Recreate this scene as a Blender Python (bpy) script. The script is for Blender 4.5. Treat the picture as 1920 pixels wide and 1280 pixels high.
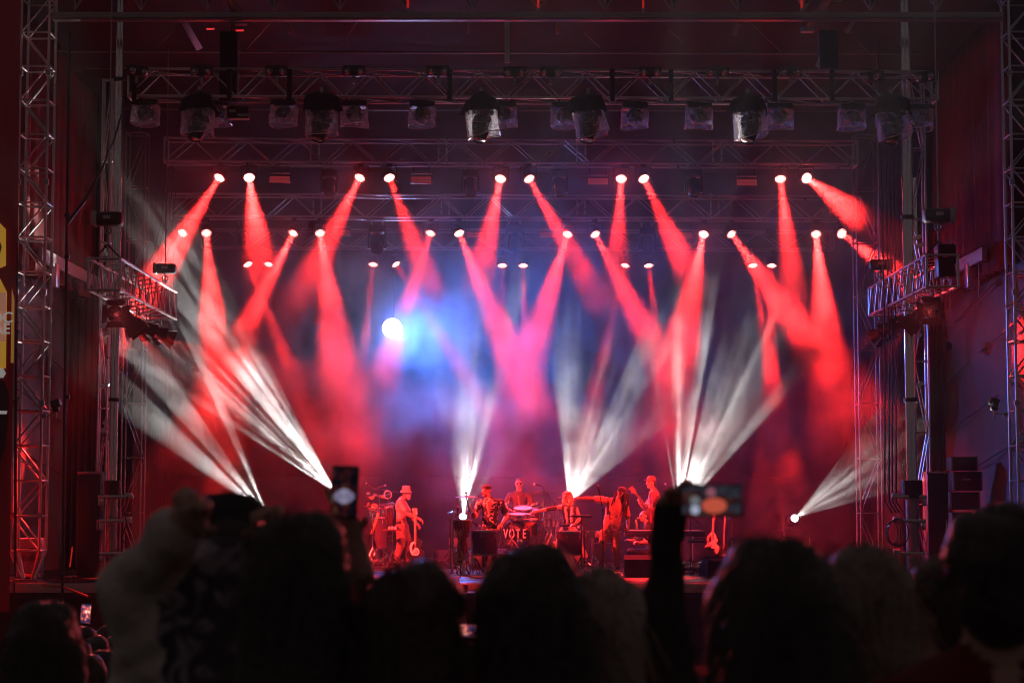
import bpy, bmesh, math, random
import numpy as np
from mathutils import Vector, Matrix, Quaternion

random.seed(7)
SC = bpy.context.scene
COL = SC.collection
for _o in list(bpy.data.objects):
    bpy.data.objects.remove(_o, do_unlink=True)

# ------------------------------------------------------------------ camera
FPX, TILT, CAMZ = 3600.0, math.atan(290 / 3600.0), 3.05
_cd = bpy.data.cameras.new('camera')
cam = bpy.data.objects.new('camera', _cd)
COL.objects.link(cam)
cam.location = (0, 0, CAMZ)
cam.rotation_euler = (math.pi / 2 + TILT, 0, 0)
_cd.sensor_width = 36.0
_cd.lens = FPX / 1920 * 36
_cd.clip_start, _cd.clip_end = 0.1, 400
_cd.dof.use_dof = True
_cd.dof.focus_distance = 38.5
_cd.dof.aperture_fstop = 3.8
SC.camera = cam

# ------------------------------------------------------------------ night sky
W = bpy.data.worlds.new('World')
SC.world = W
W.use_nodes = True
_nt = W.node_tree
_bg = _nt.nodes['Background']
_bg.inputs[0].default_value = (1.0, .74, .76, 1)      # glow of the town on low cloud
_bg.inputs[1].default_value = 0.054

SC.view_settings.view_transform = 'Standard'
SC.view_settings.look = 'None'
SC.view_settings.exposure = -0.2
SC.view_settings.gamma = 1.0
SC.cycles.use_denoising = True
SC.cycles.use_adaptive_sampling = True
SC.cycles.adaptive_threshold = 0.07
SC.cycles.filter_width = 1.0
SC.cycles.max_bounces = 5
SC.cycles.diffuse_bounces = 2
SC.cycles.glossy_bounces = 2
SC.cycles.transmission_bounces = 3
SC.cycles.transparent_max_bounces = 12
SC.cycles.volume_bounces = 0
SC.cycles.volume_step_rate = 1.0
SC.cycles.volume_max_steps = 96
SC.cycles.sample_clamp_indirect = 4
SC.cycles.caustics_reflective = False
SC.cycles.caustics_refractive = False

_ct, _st = math.cos(TILT), math.sin(TILT)
def P(px, py, Y):
    """the point at distance Y down the field that the photograph shows at pixel px, py"""
    rx, uy = (px - 960) / FPX, (640 - py) / FPX
    d = Vector((rx, _ct - uy * _st, _st + uy * _ct))
    t = Y / d.y
    return Vector((d.x * t, Y, CAMZ + d.z * t))
def M(npx, Y):
    return npx * Y / FPX
SZ = 1.50            # height of the stage deck
POW_RED, POW_SPILL, POW_WHITE, POW_MOON, POW_KEY, POW_CROWD_RIM = 84000, 30, 15000, 6500, 13500, 2400
# ------------------------------------------------------------------ materials
MATS = {}
def mat(name, col, rough=.5, metal=0.0, var=.25, scale=6, bump=0.0, bscale=40, emit=None, est=0.0, alpha=1.0, spec=.5, sheen=0):
    if name in MATS: return MATS[name]
    m = bpy.data.materials.new(name); m.use_nodes = True
    nt = m.node_tree; b = nt.nodes['Principled BSDF']
    b.inputs['Roughness'].default_value = rough; b.inputs['Metallic'].default_value = metal
    b.inputs['Alpha'].default_value = alpha; b.inputs['Specular IOR Level'].default_value = spec
    if sheen: b.inputs['Sheen Weight'].default_value = sheen
    g = nt.nodes.new('ShaderNodeNewGeometry')
    nz = nt.nodes.new('ShaderNodeTexNoise'); nz.inputs['Scale'].default_value = scale; nz.inputs['Detail'].default_value = 4
    nt.links.new(g.outputs['Position'], nz.inputs['Vector'])
    mx = nt.nodes.new('ShaderNodeMix'); mx.data_type = 'RGBA'
    mx.inputs['A'].default_value = tuple(c * (1 - var) for c in col) + (1,)
    mx.inputs['B'].default_value = tuple(min(1, c * (1 + var)) for c in col) + (1,)
    nt.links.new(nz.outputs['Fac'], mx.inputs['Factor']); nt.links.new(mx.outputs['Result'], b.inputs['Base Color'])
    mr = nt.nodes.new('ShaderNodeMapRange'); mr.inputs[3].default_value = max(.03, rough - .12); mr.inputs[4].default_value = min(1, rough + .12)
    nt.links.new(nz.outputs['Fac'], mr.inputs[0]); nt.links.new(mr.outputs[0], b.inputs['Roughness'])
    if bump:
        n2 = nt.nodes.new('ShaderNodeTexNoise'); n2.inputs['Scale'].default_value = bscale; n2.inputs['Detail'].default_value = 3
        nt.links.new(g.outputs['Position'], n2.inputs['Vector'])
        bp = nt.nodes.new('ShaderNodeBump'); bp.inputs['Strength'].default_value = bump; bp.inputs['Distance'].default_value = .02
        nt.links.new(n2.outputs['Fac'], bp.inputs['Height']); nt.links.new(bp.outputs[0], b.inputs['Normal'])
    if emit:
        b.inputs['Emission Color'].default_value = emit + (1,); b.inputs['Emission Strength'].default_value = est
        m.cycles.emission_sampling = 'NONE'
    MATS[name] = m
    return m
def two_tone(name, ca, cb, scale, lo, hi, rough=.8, kind='noise', stretch=None):
    """cloth or print in two colours"""
    m = mat(name, ca, rough)
    nt = m.node_tree; b = nt.nodes['Principled BSDF']
    g = nt.nodes.new('ShaderNodeNewGeometry')
    t = nt.nodes.new('ShaderNodeTexNoise' if kind == 'noise' else 'ShaderNodeTexVoronoi'); t.inputs['Scale'].default_value = scale
    if kind == 'noise': t.inputs['Detail'].default_value = 1; t.inputs['Distortion'].default_value = 1.5
    else: t.feature = 'DISTANCE_TO_EDGE'
    nt.links.new(g.outputs['Position'], t.inputs['Vector'])
    r = nt.nodes.new('ShaderNodeValToRGB'); e = r.color_ramp.elements
    e[0].position, e[0].color = lo, ca + (1,); e[1].position, e[1].color = hi, cb + (1,)
    nt.links.new(t.outputs[0], r.inputs[0]); nt.links.new(r.outputs[0], b.inputs['Base Color'])
    return m
ALU = mat('aluminium', (.55, .55, .56), .32, 1.0, .15, 3)
CHROME = mat('chrome_steel', (.75, .75, .76), .14, 1.0, .08, 2)
STEEL = mat('dull_steel', (.32, .32, .33), .45, 1.0, .25, 5)
BLACK = mat('black_paint', (.018, .018, .019), .45, 0, .3, 5, .05, 120)
GLOSSB = mat('gloss_black', (.012, .012, .013), .16, 0, .2, 5)
CLOTH = mat('black_molton', (.012, .011, .012), .95, 0, .35, 3, .35, 60, sheen=.15)
RUBBER = mat('cable_rubber', (.015, .015, .015), .6, 0, .2, 9)
DECK = mat('stage_deck', (.03, .028, .027), .35, 0, .4, 1.5, .15, 30)
FASCIA = mat('stage_fascia', (.42, .40, .39), .55, 0, .2, 1.2, .1, 12)
WOOD = mat('red_brown_wood', (.30, .12, .05), .28, 0, .3, 9)
SPRUCE = mat('spruce_top', (.48, .30, .14), .3, 0, .2, 12)
BRASS = mat('cymbal_bronze', (.72, .50, .22), .22, 1.0, .2, 14)
SKINHEAD = mat('drum_skin', (.72, .70, .66), .5, 0, .1, 8)
ACRYL = mat('smoky_acrylic', (.10, .05, .09), .08, 0, .2, 3, alpha=.72)
WHITEP = mat('white_paint', (.75, .74, .72), .5, 0, .12, 4)
def cover_mat():
    m = bpy.data.materials.new('clear_rain_cover'); m.use_nodes = True; nt = m.node_tree; nt.nodes.clear(); N = nt.nodes.new
    out = N('ShaderNodeOutputMaterial'); tr = N('ShaderNodeBsdfTransparent'); tl = N('ShaderNodeBsdfTranslucent'); gl = N('ShaderNodeBsdfGlossy'); df = N('ShaderNodeBsdfDiffuse'); gl.inputs['Roughness'].default_value = .14
    for q in (tl, df): q.inputs['Color'].default_value = (.92, .86, .88, 1)
    g = N('ShaderNodeNewGeometry'); nz = N('ShaderNodeTexNoise'); nz.inputs['Scale'].default_value = 11; nz.inputs['Detail'].default_value = 4; nt.links.new(g.outputs['Position'], nz.inputs[0])
    bp = N('ShaderNodeBump'); bp.inputs['Strength'].default_value = .9; bp.inputs['Distance'].default_value = .03; nt.links.new(nz.outputs[0], bp.inputs['Height'])
    for q in (gl, tl, df): nt.links.new(bp.outputs[0], q.inputs['Normal'])
    a = N('ShaderNodeMixShader'); a.inputs[0].default_value = .45; nt.links.new(tl.outputs[0], a.inputs[1]); nt.links.new(df.outputs[0], a.inputs[2])
    b = N('ShaderNodeMixShader'); b.inputs[0].default_value = .22; nt.links.new(a.outputs[0], b.inputs[1]); nt.links.new(gl.outputs[0], b.inputs[2])
    mr = N('ShaderNodeMapRange'); mr.inputs[1].default_value = .35; mr.inputs[2].default_value = .7; mr.inputs[3].default_value = .10; mr.inputs[4].default_value = .45; nt.links.new(nz.outputs[0], mr.inputs[0]); lw = N('ShaderNodeLayerWeight'); lw.inputs[0].default_value = .35; nt.links.new(bp.outputs[0], lw.inputs['Normal']); am = N('ShaderNodeMath'); am.use_clamp = True; nt.links.new(lw.outputs['Facing'], am.inputs[0]); nt.links.new(mr.outputs[0], am.inputs[1])
    c = N('ShaderNodeMixShader'); nt.links.new(am.outputs[0], c.inputs[0]); nt.links.new(tr.outputs[0], c.inputs[1]); nt.links.new(b.outputs[0], c.inputs[2]); nt.links.new(c.outputs[0], out.inputs[0])
    return m
PLASTIC = cover_mat()
GLASS = mat('dark_lens_glass', (.02, .02, .025), .05, 0, .1, 4, spec=.9)
BOTTLE = mat('clear_bottle', (.8, .82, .85), .1, 0, .1, 8, alpha=.5)
PAPER = mat('paper_white', (.75, .73, .7), .7, 0, .1, 10)

# ------------------------------------------------------------------ meshes
WM = {}
class MB:
    def __init__(s): s.v = []; s.f = []; s.mi = []; s.cur = 0
    def add(s, vs, fs):
        n = len(s.v); s.v += [tuple(v) for v in vs]; s.f += [tuple(i + n for i in f) for f in fs]; s.mi += [s.cur] * len(fs)
    def box(s, c, size, R=None, bev=0.0):
        hx, hy, hz = [d / 2 for d in size]; c = Vector(c); R = R or Matrix.Identity(3)
        if bev <= 0:
            vs = [c + R @ Vector((x * hx, y * hy, z * hz)) for x in (-1, 1) for y in (-1, 1) for z in (-1, 1)]
            s.add(vs, [(0, 1, 3, 2), (4, 6, 7, 5), (0, 4, 5, 1), (2, 3, 7, 6), (0, 2, 6, 4), (1, 5, 7, 3)]); return
        bm = bmesh.new(); bmesh.ops.create_cube(bm, size=1)
        for v in bm.verts: v.co = Vector((v.co.x * size[0], v.co.y * size[1], v.co.z * size[2]))
        bmesh.ops.bevel(bm, geom=bm.edges[:], offset=min(bev, min(size) * .45), segments=2, affect='EDGES', profile=.5)
        bm.verts.index_update()
        s.add([c + R @ v.co for v in bm.verts], [[v.index for v in f.verts] for f in bm.faces]); bm.free()
    def cone(s, p, q, r1, r2, n=10, caps=True, flat=1.0):
        p, q = Vector(p), Vector(q); d = q - p
        if d.length < 1e-6: return
        Q = d.to_track_quat('Z', 'Y'); vs = []
        for (c, r) in ((p, r1), (q, r2)):
            for i in range(n):
                a = 2 * math.pi * i / n; vs.append(c + Q @ Vector((r * math.cos(a), r * flat * math.sin(a), 0)))
        fs = [(i, (i + 1) % n, n + (i + 1) % n, n + i) for i in range(n)]
        if caps: fs += [tuple(range(n - 1, -1, -1)), tuple(range(n, 2 * n))]
        s.add(vs, fs)
    def tube(s, pts, r, n=6, r2=None):
        pts = [Vector(p) for p in pts]; m = len(pts); vs = []; fs = []
        up = Vector((.3, .2, 1)).normalized()
        for k, p in enumerate(pts):
            t = (pts[min(k + 1, m - 1)] - pts[max(k - 1, 0)]).normalized()
            a = t.cross(up)
            if a.length < 1e-3: a = t.cross(Vector((1, 0, 0)))
            a.normalize(); b = t.cross(a)
            rr = r if r2 is None else r + (r2 - r) * k / (m - 1)
            for i in range(n):
                th = 2 * math.pi * i / n; vs.append(p + rr * (math.cos(th) * a + math.sin(th) * b))
        for k in range(m - 1):
            for i in range(n): fs.append((k * n + i, k * n + (i + 1) % n, (k + 1) * n + (i + 1) % n, (k + 1) * n + i))
        fs += [tuple(range(n - 1, -1, -1)), tuple(range((m - 1) * n, m * n))]
        s.add(vs, fs)
    def lathe(s, prof, n=20, mtx=None, caps=True):
        """prof: (radius, height) pairs turned round Z"""
        mtx = mtx or Matrix.Identity(4); vs = []; fs = []; m = len(prof)
        for r, z in prof:
            for i in range(n):
                a = 2 * math.pi * i / n; vs.append(mtx @ Vector((r * math.cos(a), r * math.sin(a), z)))
        for k in range(m - 1):
            for i in range(n): fs.append((k * n + i, k * n + (i + 1) % n, (k + 1) * n + (i + 1) % n, (k + 1) * n + i))
        if caps:
            if prof[0][0] > 1e-4: fs.append(tuple(range(n - 1, -1, -1)))
            if prof[-1][0] > 1e-4: fs.append(tuple(range((m - 1) * n, m * n)))
        s.add(vs, fs)
    def ell(s, c, r, R=None, nu=14, nv=9):
        c = Vector(c); R = R or Matrix.Identity(3); vs = []; fs = []
        for j in range(nv + 1):
            ph = math.pi * j / nv
            for i in range(nu):
                a = 2 * math.pi * i / nu
                vs.append(c + R @ Vector((r[0] * math.sin(ph) * math.cos(a), r[1] * math.sin(ph) * math.sin(a), r[2] * math.cos(ph))))
        for j in range(nv):
            for i in range(nu): fs.append((j * nu + i, (j + 1) * nu + i, (j + 1) * nu + (i + 1) % nu, j * nu + (i + 1) % nu))
        s.add(vs, fs)
    def prism(s, outline, t, mtx):
        """outline in local XY, thickness t along local Z"""
        n = len(outline)
        vs = [mtx @ Vector((x, y, -t / 2)) for x, y in outline] + [mtx @ Vector((x, y, t / 2)) for x, y in outline]
        s.add(vs, [tuple(range(n - 1, -1, -1)), tuple(range(n, 2 * n))] + [(i, (i + 1) % n, n + (i + 1) % n, n + i) for i in range(n)])
    def torus(s, c, R, r, mtx=None, n=20, k=6, a0=0, a1=2 * math.pi):
        mtx = mtx or Matrix.Identity(3)
        s.tube([Vector(c) + mtx @ Vector((R * math.cos(a0 + (a1 - a0) * i / n), R * math.sin(a0 + (a1 - a0) * i / n), 0)) for i in range(n + 1)], r, k)
    def mesh(s, name, mats, smooth=True, ang=40):
        me = bpy.data.meshes.new(name); me.from_pydata(s.v, [], s.f)
        for m in (mats if isinstance(mats, (list, tuple)) else [mats]): me.materials.append(m)
        if isinstance(mats, (list, tuple)): me.polygons.foreach_set('material_index', s.mi)
        bm = bmesh.new(); bm.from_mesh(me); bmesh.ops.recalc_face_normals(bm, faces=bm.faces)
        if smooth:
            for f in bm.faces: f.smooth = True
            for e in bm.edges:
                if len(e.link_faces) == 2 and e.calc_face_angle(0) > math.radians(ang): e.smooth = False
        bm.to_mesh(me); bm.free(); me.update()
        return me
def link(name, data, parent=None, mw=None):
    mw = mw or Matrix.Identity(4)
    o = bpy.data.objects.new(name, data); COL.objects.link(o)
    if parent is not None:
        o.parent = parent; o.matrix_local = WM[parent.name].inverted() @ mw
    else: o.matrix_local = mw
    WM[o.name] = mw
    return o
def tag(o, label=None, cat=None, group=None, kind=None):
    if label: o['label'] = label
    if cat: o['category'] = cat
    if group: o['group'] = group
    if kind: o['kind'] = kind
    return o
def thing(name, label, cat, loc, group=None):
    o = link(name, None, None, Matrix.Translation(Vector(loc))); o.empty_display_size = .2
    return tag(o, label, cat, group)
def part(name, mb, m, parent=None, mw=None, smooth=True):
    """mb: an MB in local coordinates of mw (world when mw is None), or ready mesh data"""
    me = mb if isinstance(mb, bpy.types.Mesh) else mb.mesh(name, m, smooth)
    if isinstance(mb, MB) and mw is None:          # put the origin inside the piece
        c = sum((Vector(v) for v in mb.v), Vector()) / len(mb.v)
        me.transform(Matrix.Translation(-c)); mw = Matrix.Translation(c)
    return link(name, me, parent, mw)
_unit = {}
def unit(kind, m):
    k = (kind, m.name)
    if k not in _unit:
        b = MB()
        if kind == 'cyl': b.cone((0, 0, 0), (0, 0, 1), 1, 1, 8)
        elif kind == 'cyl20': b.cone((0, 0, 0), (0, 0, 1), 1, 1, 20)
        elif kind == 'box': b.box((0, 0, 0), (1, 1, 1))
        elif kind == 'ball': b.ell((0, 0, 0), (1, 1, 1), None, 10, 6)
        _unit[k] = b.mesh(kind, m, kind != 'box')
    return _unit[k]
def bar(parent, name, p, q, r, m, kind='cyl'):
    p, q = Vector(p), Vector(q); d = q - p
    return link(name, unit(kind, m), parent, Matrix.LocRotScale(p, d.to_track_quat('Z', 'Y'), (r, r, d.length)))
def slab(parent, name, c, size, m, R=None):
    return link(name, unit('box', m), parent, Matrix.LocRotScale(Vector(c), R.to_quaternion() if R else None, Vector(size)))
def frame(d, up=(0, 0, 1)):
    """3x3 matrix whose Z column is d"""
    d = Vector(d).normalized(); x = Vector(up).cross(d)
    if x.length < 1e-4: x = Vector((1, 0, 0))
    x.normalize(); y = d.cross(x)
    return Matrix((x, y, d)).transposed()
def text_mesh(s, size, m, extrude=.003, font_scale=1):
    cu = bpy.data.curves.new('text', 'FONT'); cu.body = s; cu.size = size; cu.extrude = extrude; cu.align_x = 'CENTER'; cu.align_y = 'CENTER'
    cu.offset = size * .012
    o = bpy.data.objects.new('text', cu); COL.objects.link(o)
    dg = bpy.context.evaluated_depsgraph_get(); dg.update()
    me = bpy.data.meshes.new_from_object(o.evaluated_get(dg)); bpy.data.objects.remove(o)
    me.materials.clear(); me.materials.append(m)
    return me
FACE_CAM = Matrix(((1, 0, 0), (0, 0, -1), (0, 1, 0)))      # local XY plane stands up facing the audience
def cable(name, label, pts, r, m=None, group=None, sag=0):
    b = MB(); b.tube(pts, r, 6)
    return tag(part(name, b, m or RUBBER), label, 'cable', group)
def arc(a, b, sag, n=10):
    a, b = Vector(a), Vector(b)
    return [a.lerp(b, i / n) - Vector((0, 0, sag * 4 * (i / n) * (1 - i / n))) for i in range(n + 1)]

# ------------------------------------------------------------------ trusses
def truss(name, label, A, B, w, h, panel, rc=.025, rb=.012, m=None, group=None, faces='ftbk', cat='truss', up=(0, 0, 1), style='V'):
    m = m or ALU
    A, B = Vector(A), Vector(B); ax = (B - A).normalized(); up = Vector(up); side = ax.cross(up).normalized(); up = side.cross(ax)
    L = (B - A).length; n = max(1, round(L / panel))
    t = thing(name, label, cat, A, group)
    cs = {'fb': (1, -1), 'ft': (1, 1), 'kb': (-1, -1), 'kt': (-1, 1)}
    def pt(c, s): return A + ax * s + side * (cs[c][0] * w / 2) + up * (cs[c][1] * h / 2)
    for c in cs: bar(t, 'chord', pt(c, 0), pt(c, L), rc, m)
    fc = {'f': ('fb', 'ft'), 'k': ('kb', 'kt'), 't': ('ft', 'kt'), 'b': ('fb', 'kb')}
    for f in faces:
        a, b = fc[f]
        for i in range(n):
            s0, s1 = L * i / n, L * (i + 1) / n
            if style == 'V':
                sm = (s0 + s1) / 2
                if f in 'fk': bar(t, 'brace', pt(a, s0), pt(b, sm), rb, m); bar(t, 'brace', pt(b, sm), pt(a, s1), rb, m)
                else: bar(t, 'brace', pt(a, s0), pt(b, s1) if i % 2 else pt(b, s1), rb, m)
            else:
                bar(t, 'rung', pt(a, s0), pt(b, s0), rb * 1.1, m)
                if f in 'fk': continue
                if i % 2: bar(t, 'brace', pt(a, s0), pt(b, s1), rb, m)
                else: bar(t, 'brace', pt(b, s0), pt(a, s1), rb, m)
    for s in (0, L):
        for f in 'ftkb':
            a, b = fc[f]; bar(t, 'end_frame', pt(a, s), pt(b, s), rc * .9, m)
    return t, pt, L

# ------------------------------------------------------------------ lamps
def spot(parent, loc, d, color, power, deg, blend=.25, radius=.1, gobo=None, gscale=13, glo=.46, ghi=.6):
    L = bpy.data.lights.new('lamp', 'SPOT')
    L.color = color; L.energy = power; L.spot_size = math.radians(deg); L.spot_blend = blend; L.shadow_soft_size = radius; L.use_soft_falloff = gobo is not None
    rot = Vector(d).to_track_quat('-Z', 'Y').to_matrix()
    if gobo is not None:
        z = -Vector(d).normalized(); x = Vector((0, 1, 0)).cross(z).normalized(); rot = Matrix((x, z.cross(x), z)).transposed()
    o = link('lamp', L, parent, Matrix.Translation(Vector(loc)) @ rot.to_4x4())
    if gobo is not None:                                   # the patterned disc inside the fixture
        L.use_nodes = True
        nt = L.node_tree; em = nt.nodes['Emission']
        tc = nt.nodes.new('ShaderNodeTexCoord'); mp = nt.nodes.new('ShaderNodeMapping')
        mp.inputs['Location'].default_value = (gobo, gobo * 2, 0); mp.inputs['Scale'].default_value = (1, .22, .02)
        nz = nt.nodes.new('ShaderNodeTexNoise'); nz.inputs['Scale'].default_value = gscale * 1.5; nz.inputs['Detail'].default_value = 2
        cr = nt.nodes.new('ShaderNodeValToRGB'); e = cr.color_ramp.elements
        e[0].position, e[0].color = glo, (.015, .015, .015, 1); e[1].position, e[1].color = ghi, (1, 1, 1, 1)
        nt.links.new(tc.outputs['Normal'], mp.inputs[0]); nt.links.new(mp.outputs[0], nz.inputs[0])
        nt.links.new(nz.outputs[0], cr.inputs[0]); nt.links.new(cr.outputs[0], em.inputs['Color'])
    return o

# ------------------------------------------------------------------ bodies: one smooth skin grown round a posed skeleton
def cap(a, b, ra, rb, mi, k=.03, flat=None): return ('c', Vector(a), Vector(b), ra, rb, mi, k, flat)
def ell(c, r, mi, k=.02, R=None): return ('e', Vector(c), r, R, mi, k)
def sdf_mesh(prims, mats, h=.011, name='body', folds=0.0):
    lo = np.full(3, 1e9); hi = -lo
    boxes = []
    for p in prims:
        if p[0] == 'c': pts = [p[1], p[2]]; r = max(p[3], p[4]) * (max(1, p[7][1]) if p[7] else 1)
        else: pts = [p[1]]; r = max(p[2])
        a = np.min([np.array(q) for q in pts], 0) - r - .07; b = np.max([np.array(q) for q in pts], 0) + r + .07
        boxes.append((a, b)); lo = np.minimum(lo, a); hi = np.maximum(hi, b)
    n = np.ceil((hi - lo) / h).astype(int) + 1
    f = np.full(n, .5, np.float32); best = np.full(n, 9., np.float32); mg = np.zeros(n, np.int8)
    for p, (a, b) in zip(prims, boxes):
        i0 = np.maximum(0, np.floor((a - lo) / h).astype(int)); i1 = np.minimum(n, np.ceil((b - lo) / h).astype(int) + 1)
        X = (lo[0] + h * np.arange(i0[0], i1[0]))[:, None, None]; Yg = (lo[1] + h * np.arange(i0[1], i1[1]))[None, :, None]; Z = (lo[2] + h * np.arange(i0[2], i1[2]))[None, None, :]
        if p[0] == 'c':
            A, B, ra, rb, mi, k, flat = p[1:]
            x, y, z = X - A.x, Yg - A.y, Z - A.z; d = B - A; L2 = max(d.length_squared, 1e-9)
            t = np.clip((x * d.x + y * d.y + z * d.z) / L2, 0, 1)
            qx, qy, qz = x - t * d.x, y - t * d.y, z - t * d.z
            sc = 1.0
            if flat:
                ax = Vector(flat[0]).normalized(); u = (qx * ax.x + qy * ax.y + qz * ax.z) * (1 / flat[1] - 1)
                qx, qy, qz = qx + u * ax.x, qy + u * ax.y, qz + u * ax.z; sc = min(1, flat[1])
            dist = (np.sqrt(qx * qx + qy * qy + qz * qz) - (ra + (rb - ra) * t)) * sc
        else:
            C, r, R, mi, k = p[1:]
            x, y, z = X - C.x, Yg - C.y, Z - C.z
            if R is not None:
                Ri = R.transposed()
                x, y, z = [Ri[i][0] * x + Ri[i][1] * y + Ri[i][2] * z for i in range(3)]
            k0 = np.sqrt((x / r[0]) ** 2 + (y / r[1]) ** 2 + (z / r[2]) ** 2)
            dist = (k0 - 1) * min(r)
        sl = tuple(slice(i0[i], i1[i]) for i in range(3))
        dist = np.broadcast_to(dist, f[sl].shape).astype(np.float32)
        fs = f[sl]
        if k > 0:
            hh = np.clip(.5 + .5 * (fs - dist) / k, 0, 1)
            f[sl] = fs + (dist - fs) * hh - k * hh * (1 - hh)
        else: f[sl] = np.minimum(fs, dist)
        w = dist < best[sl] - 1e-5
        best[sl] = np.where(w, dist, best[sl]); mg[sl] = np.where(w, mi, mg[sl])
    if folds:
        gx, gy, gz = [(lo[i] + h * np.arange(n[i])).astype(np.float32) for i in range(3)]
        gx, gy, gz = gx[:, None, None], gy[None, :, None], gz[None, None, :]
        wv = np.sin(23 * gz + 7 * np.sin(9 * gx + 5 * gy) + 11 * gx) + .7 * np.sin(41 * gx - 19 * gz + 6 * np.sin(13 * gz)) + .5 * np.sin(57 * gz + 31 * gx + 17 * gy)
        f += np.where((mg == 1) | (mg == 2), folds * wv, 0).astype(np.float32)
    f[0] = f[-1] = .5; f[:, 0] = f[:, -1] = .5; f[:, :, 0] = f[:, :, -1] = .5
    s = f < 0
    cs = [s[i:n[0] - 1 + i, j:n[1] - 1 + j, k:n[2] - 1 + k] for i in (0, 1) for j in (0, 1) for k in (0, 1)]
    cnt = sum(c.astype(np.int8) for c in cs)
    mix = (cnt > 0) & (cnt < 8)
    ci = np.argwhere(mix); idx = np.full(mix.shape, -1, np.int64); idx[mix] = np.arange(len(ci))
    acc = np.zeros((len(ci), 3)); num = np.zeros(len(ci))
    for a in range(3):
        for u in (0, 1):
            for v in (0, 1):
                o = [0, 0, 0]; oth = [q for q in range(3) if q != a]; o[oth[0]] = u; o[oth[1]] = v
                p0 = ci + o; e = [0, 0, 0]; e[a] = 1; p1 = p0 + e
                f0 = f[tuple(p0.T)]; f1 = f[tuple(p1.T)]; c = (f0 < 0) != (f1 < 0)
                t = np.where(c, f0 / np.where(c, f0 - f1, 1), 0)
                q = np.tile(np.array(o, float), (len(ci), 1)); q[:, a] = t
                acc += np.where(c[:, None], q, 0); num += c
    V = lo + h * (ci + acc / num[:, None])
    F = []
    for a in range(3):
        b_, c_ = (a + 1) % 3, (a + 2) % 3
        s0 = np.take(s, range(0, n[a] - 1), a); s1 = np.take(s, range(1, n[a]), a)
        ed = np.argwhere(s0 != s1)
        ed = ed[(ed[:, b_] > 0) & (ed[:, c_] > 0) & (ed[:, b_] < n[b_] - 1) & (ed[:, c_] < n[c_] - 1)]
        eb = np.zeros(3, int); eb[b_] = 1; ec = np.zeros(3, int); ec[c_] = 1
        q = np.stack([idx[tuple((ed - eb - ec).T)], idx[tuple((ed - ec).T)], idx[tuple(ed.T)], idx[tuple((ed - eb).T)]], 1)
        fl = s0[tuple(ed.T)]
        q[~fl] = q[~fl][:, ::-1]
        F.append(q)
    F = np.concatenate(F); F = F[(F >= 0).all(1)]
    vm = mg[tuple(ci.T)]
    me = bpy.data.meshes.new(name)
    me.vertices.add(len(V)); me.vertices.foreach_set('co', V.astype(np.float32).ravel())
    me.loops.add(len(F) * 4); me.loops.foreach_set('vertex_index', F.astype(np.int32).ravel())
    me.polygons.add(len(F)); me.polygons.foreach_set('loop_start', np.arange(0, len(F) * 4, 4, dtype=np.int32))
    me.update(calc_edges=True); me.validate()
    for m in mats: me.materials.append(m)
    me.polygons.foreach_set('material_index', vm[F[:, 0]].astype(np.int32))
    me.polygons.foreach_set('use_smooth', np.ones(len(F), bool))
    me.update()
    return me
def body(name, prims, mats, parent, h=.011, folds=0.0):
    me = sdf_mesh(prims, mats, h, name, folds)
    c = WM[parent.name].translation if parent is not None else Vector()
    me.transform(Matrix.Translation(-c))
    return link(name, me, parent, Matrix.Translation(c))
def hand(pr, wr, d, pn, side, mi, curl=.5, s=1.0, spread=.0):
    """palm, four bent fingers of unequal length and a thumb; d along the hand, pn out of the palm, side +-1 = thumb side along d x pn"""
    wr = Vector(wr); d = Vector(d).normalized(); pn = Vector(pn); pn = (pn - d * pn.dot(d)).normalized(); ac = d.cross(pn).normalized() * side
    pr.append(cap(wr, wr + d * .03 * s, .027 * s, .03 * s, mi, .02))
    pr.append(cap(wr + d * .035 * s + ac * .015 * s, wr + d * .075 * s + ac * .018 * s, .022 * s, .02 * s, mi, .015))
    pr.append(cap(wr + d * .035 * s - ac * .015 * s, wr + d * .07 * s - ac * .022 * s, .022 * s, .019 * s, mi, .015))
    for i, (o, l) in enumerate(((.030, .9), (.010, 1.0), (-.011, .95), (-.031, .75))):
        b0 = wr + d * (.085 - .006 * abs(i - 1)) * s + ac * o * s
        dd = (d + ac * o * 6 * spread)
        d1 = (dd * math.cos(curl) + pn * math.sin(curl)).normalized(); d2 = (dd * math.cos(curl * 2.2) + pn * math.sin(curl * 2.2)).normalized()
        m1 = b0 + d1 * .042 * l * s; pr.append(cap(b0, m1, .0105 * s, .0095 * s, mi, .006)); pr.append(cap(m1, m1 + d2 * .042 * l * s, .0095 * s, .008 * s, mi, .004))
    t0 = wr + d * .02 * s + ac * .028 * s; t1 = t0 + (d * .6 + ac * .75 + pn * .25).normalized() * .04 * s
    pr.append(cap(t0, t1, .014 * s, .0115 * s, mi, .012)); pr.append(cap(t1, t1 + (d * .9 + ac * .2 + pn * (.3 + .3 * curl)).normalized() * .034 * s, .0115 * s, .009 * s, mi, .004))
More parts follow.
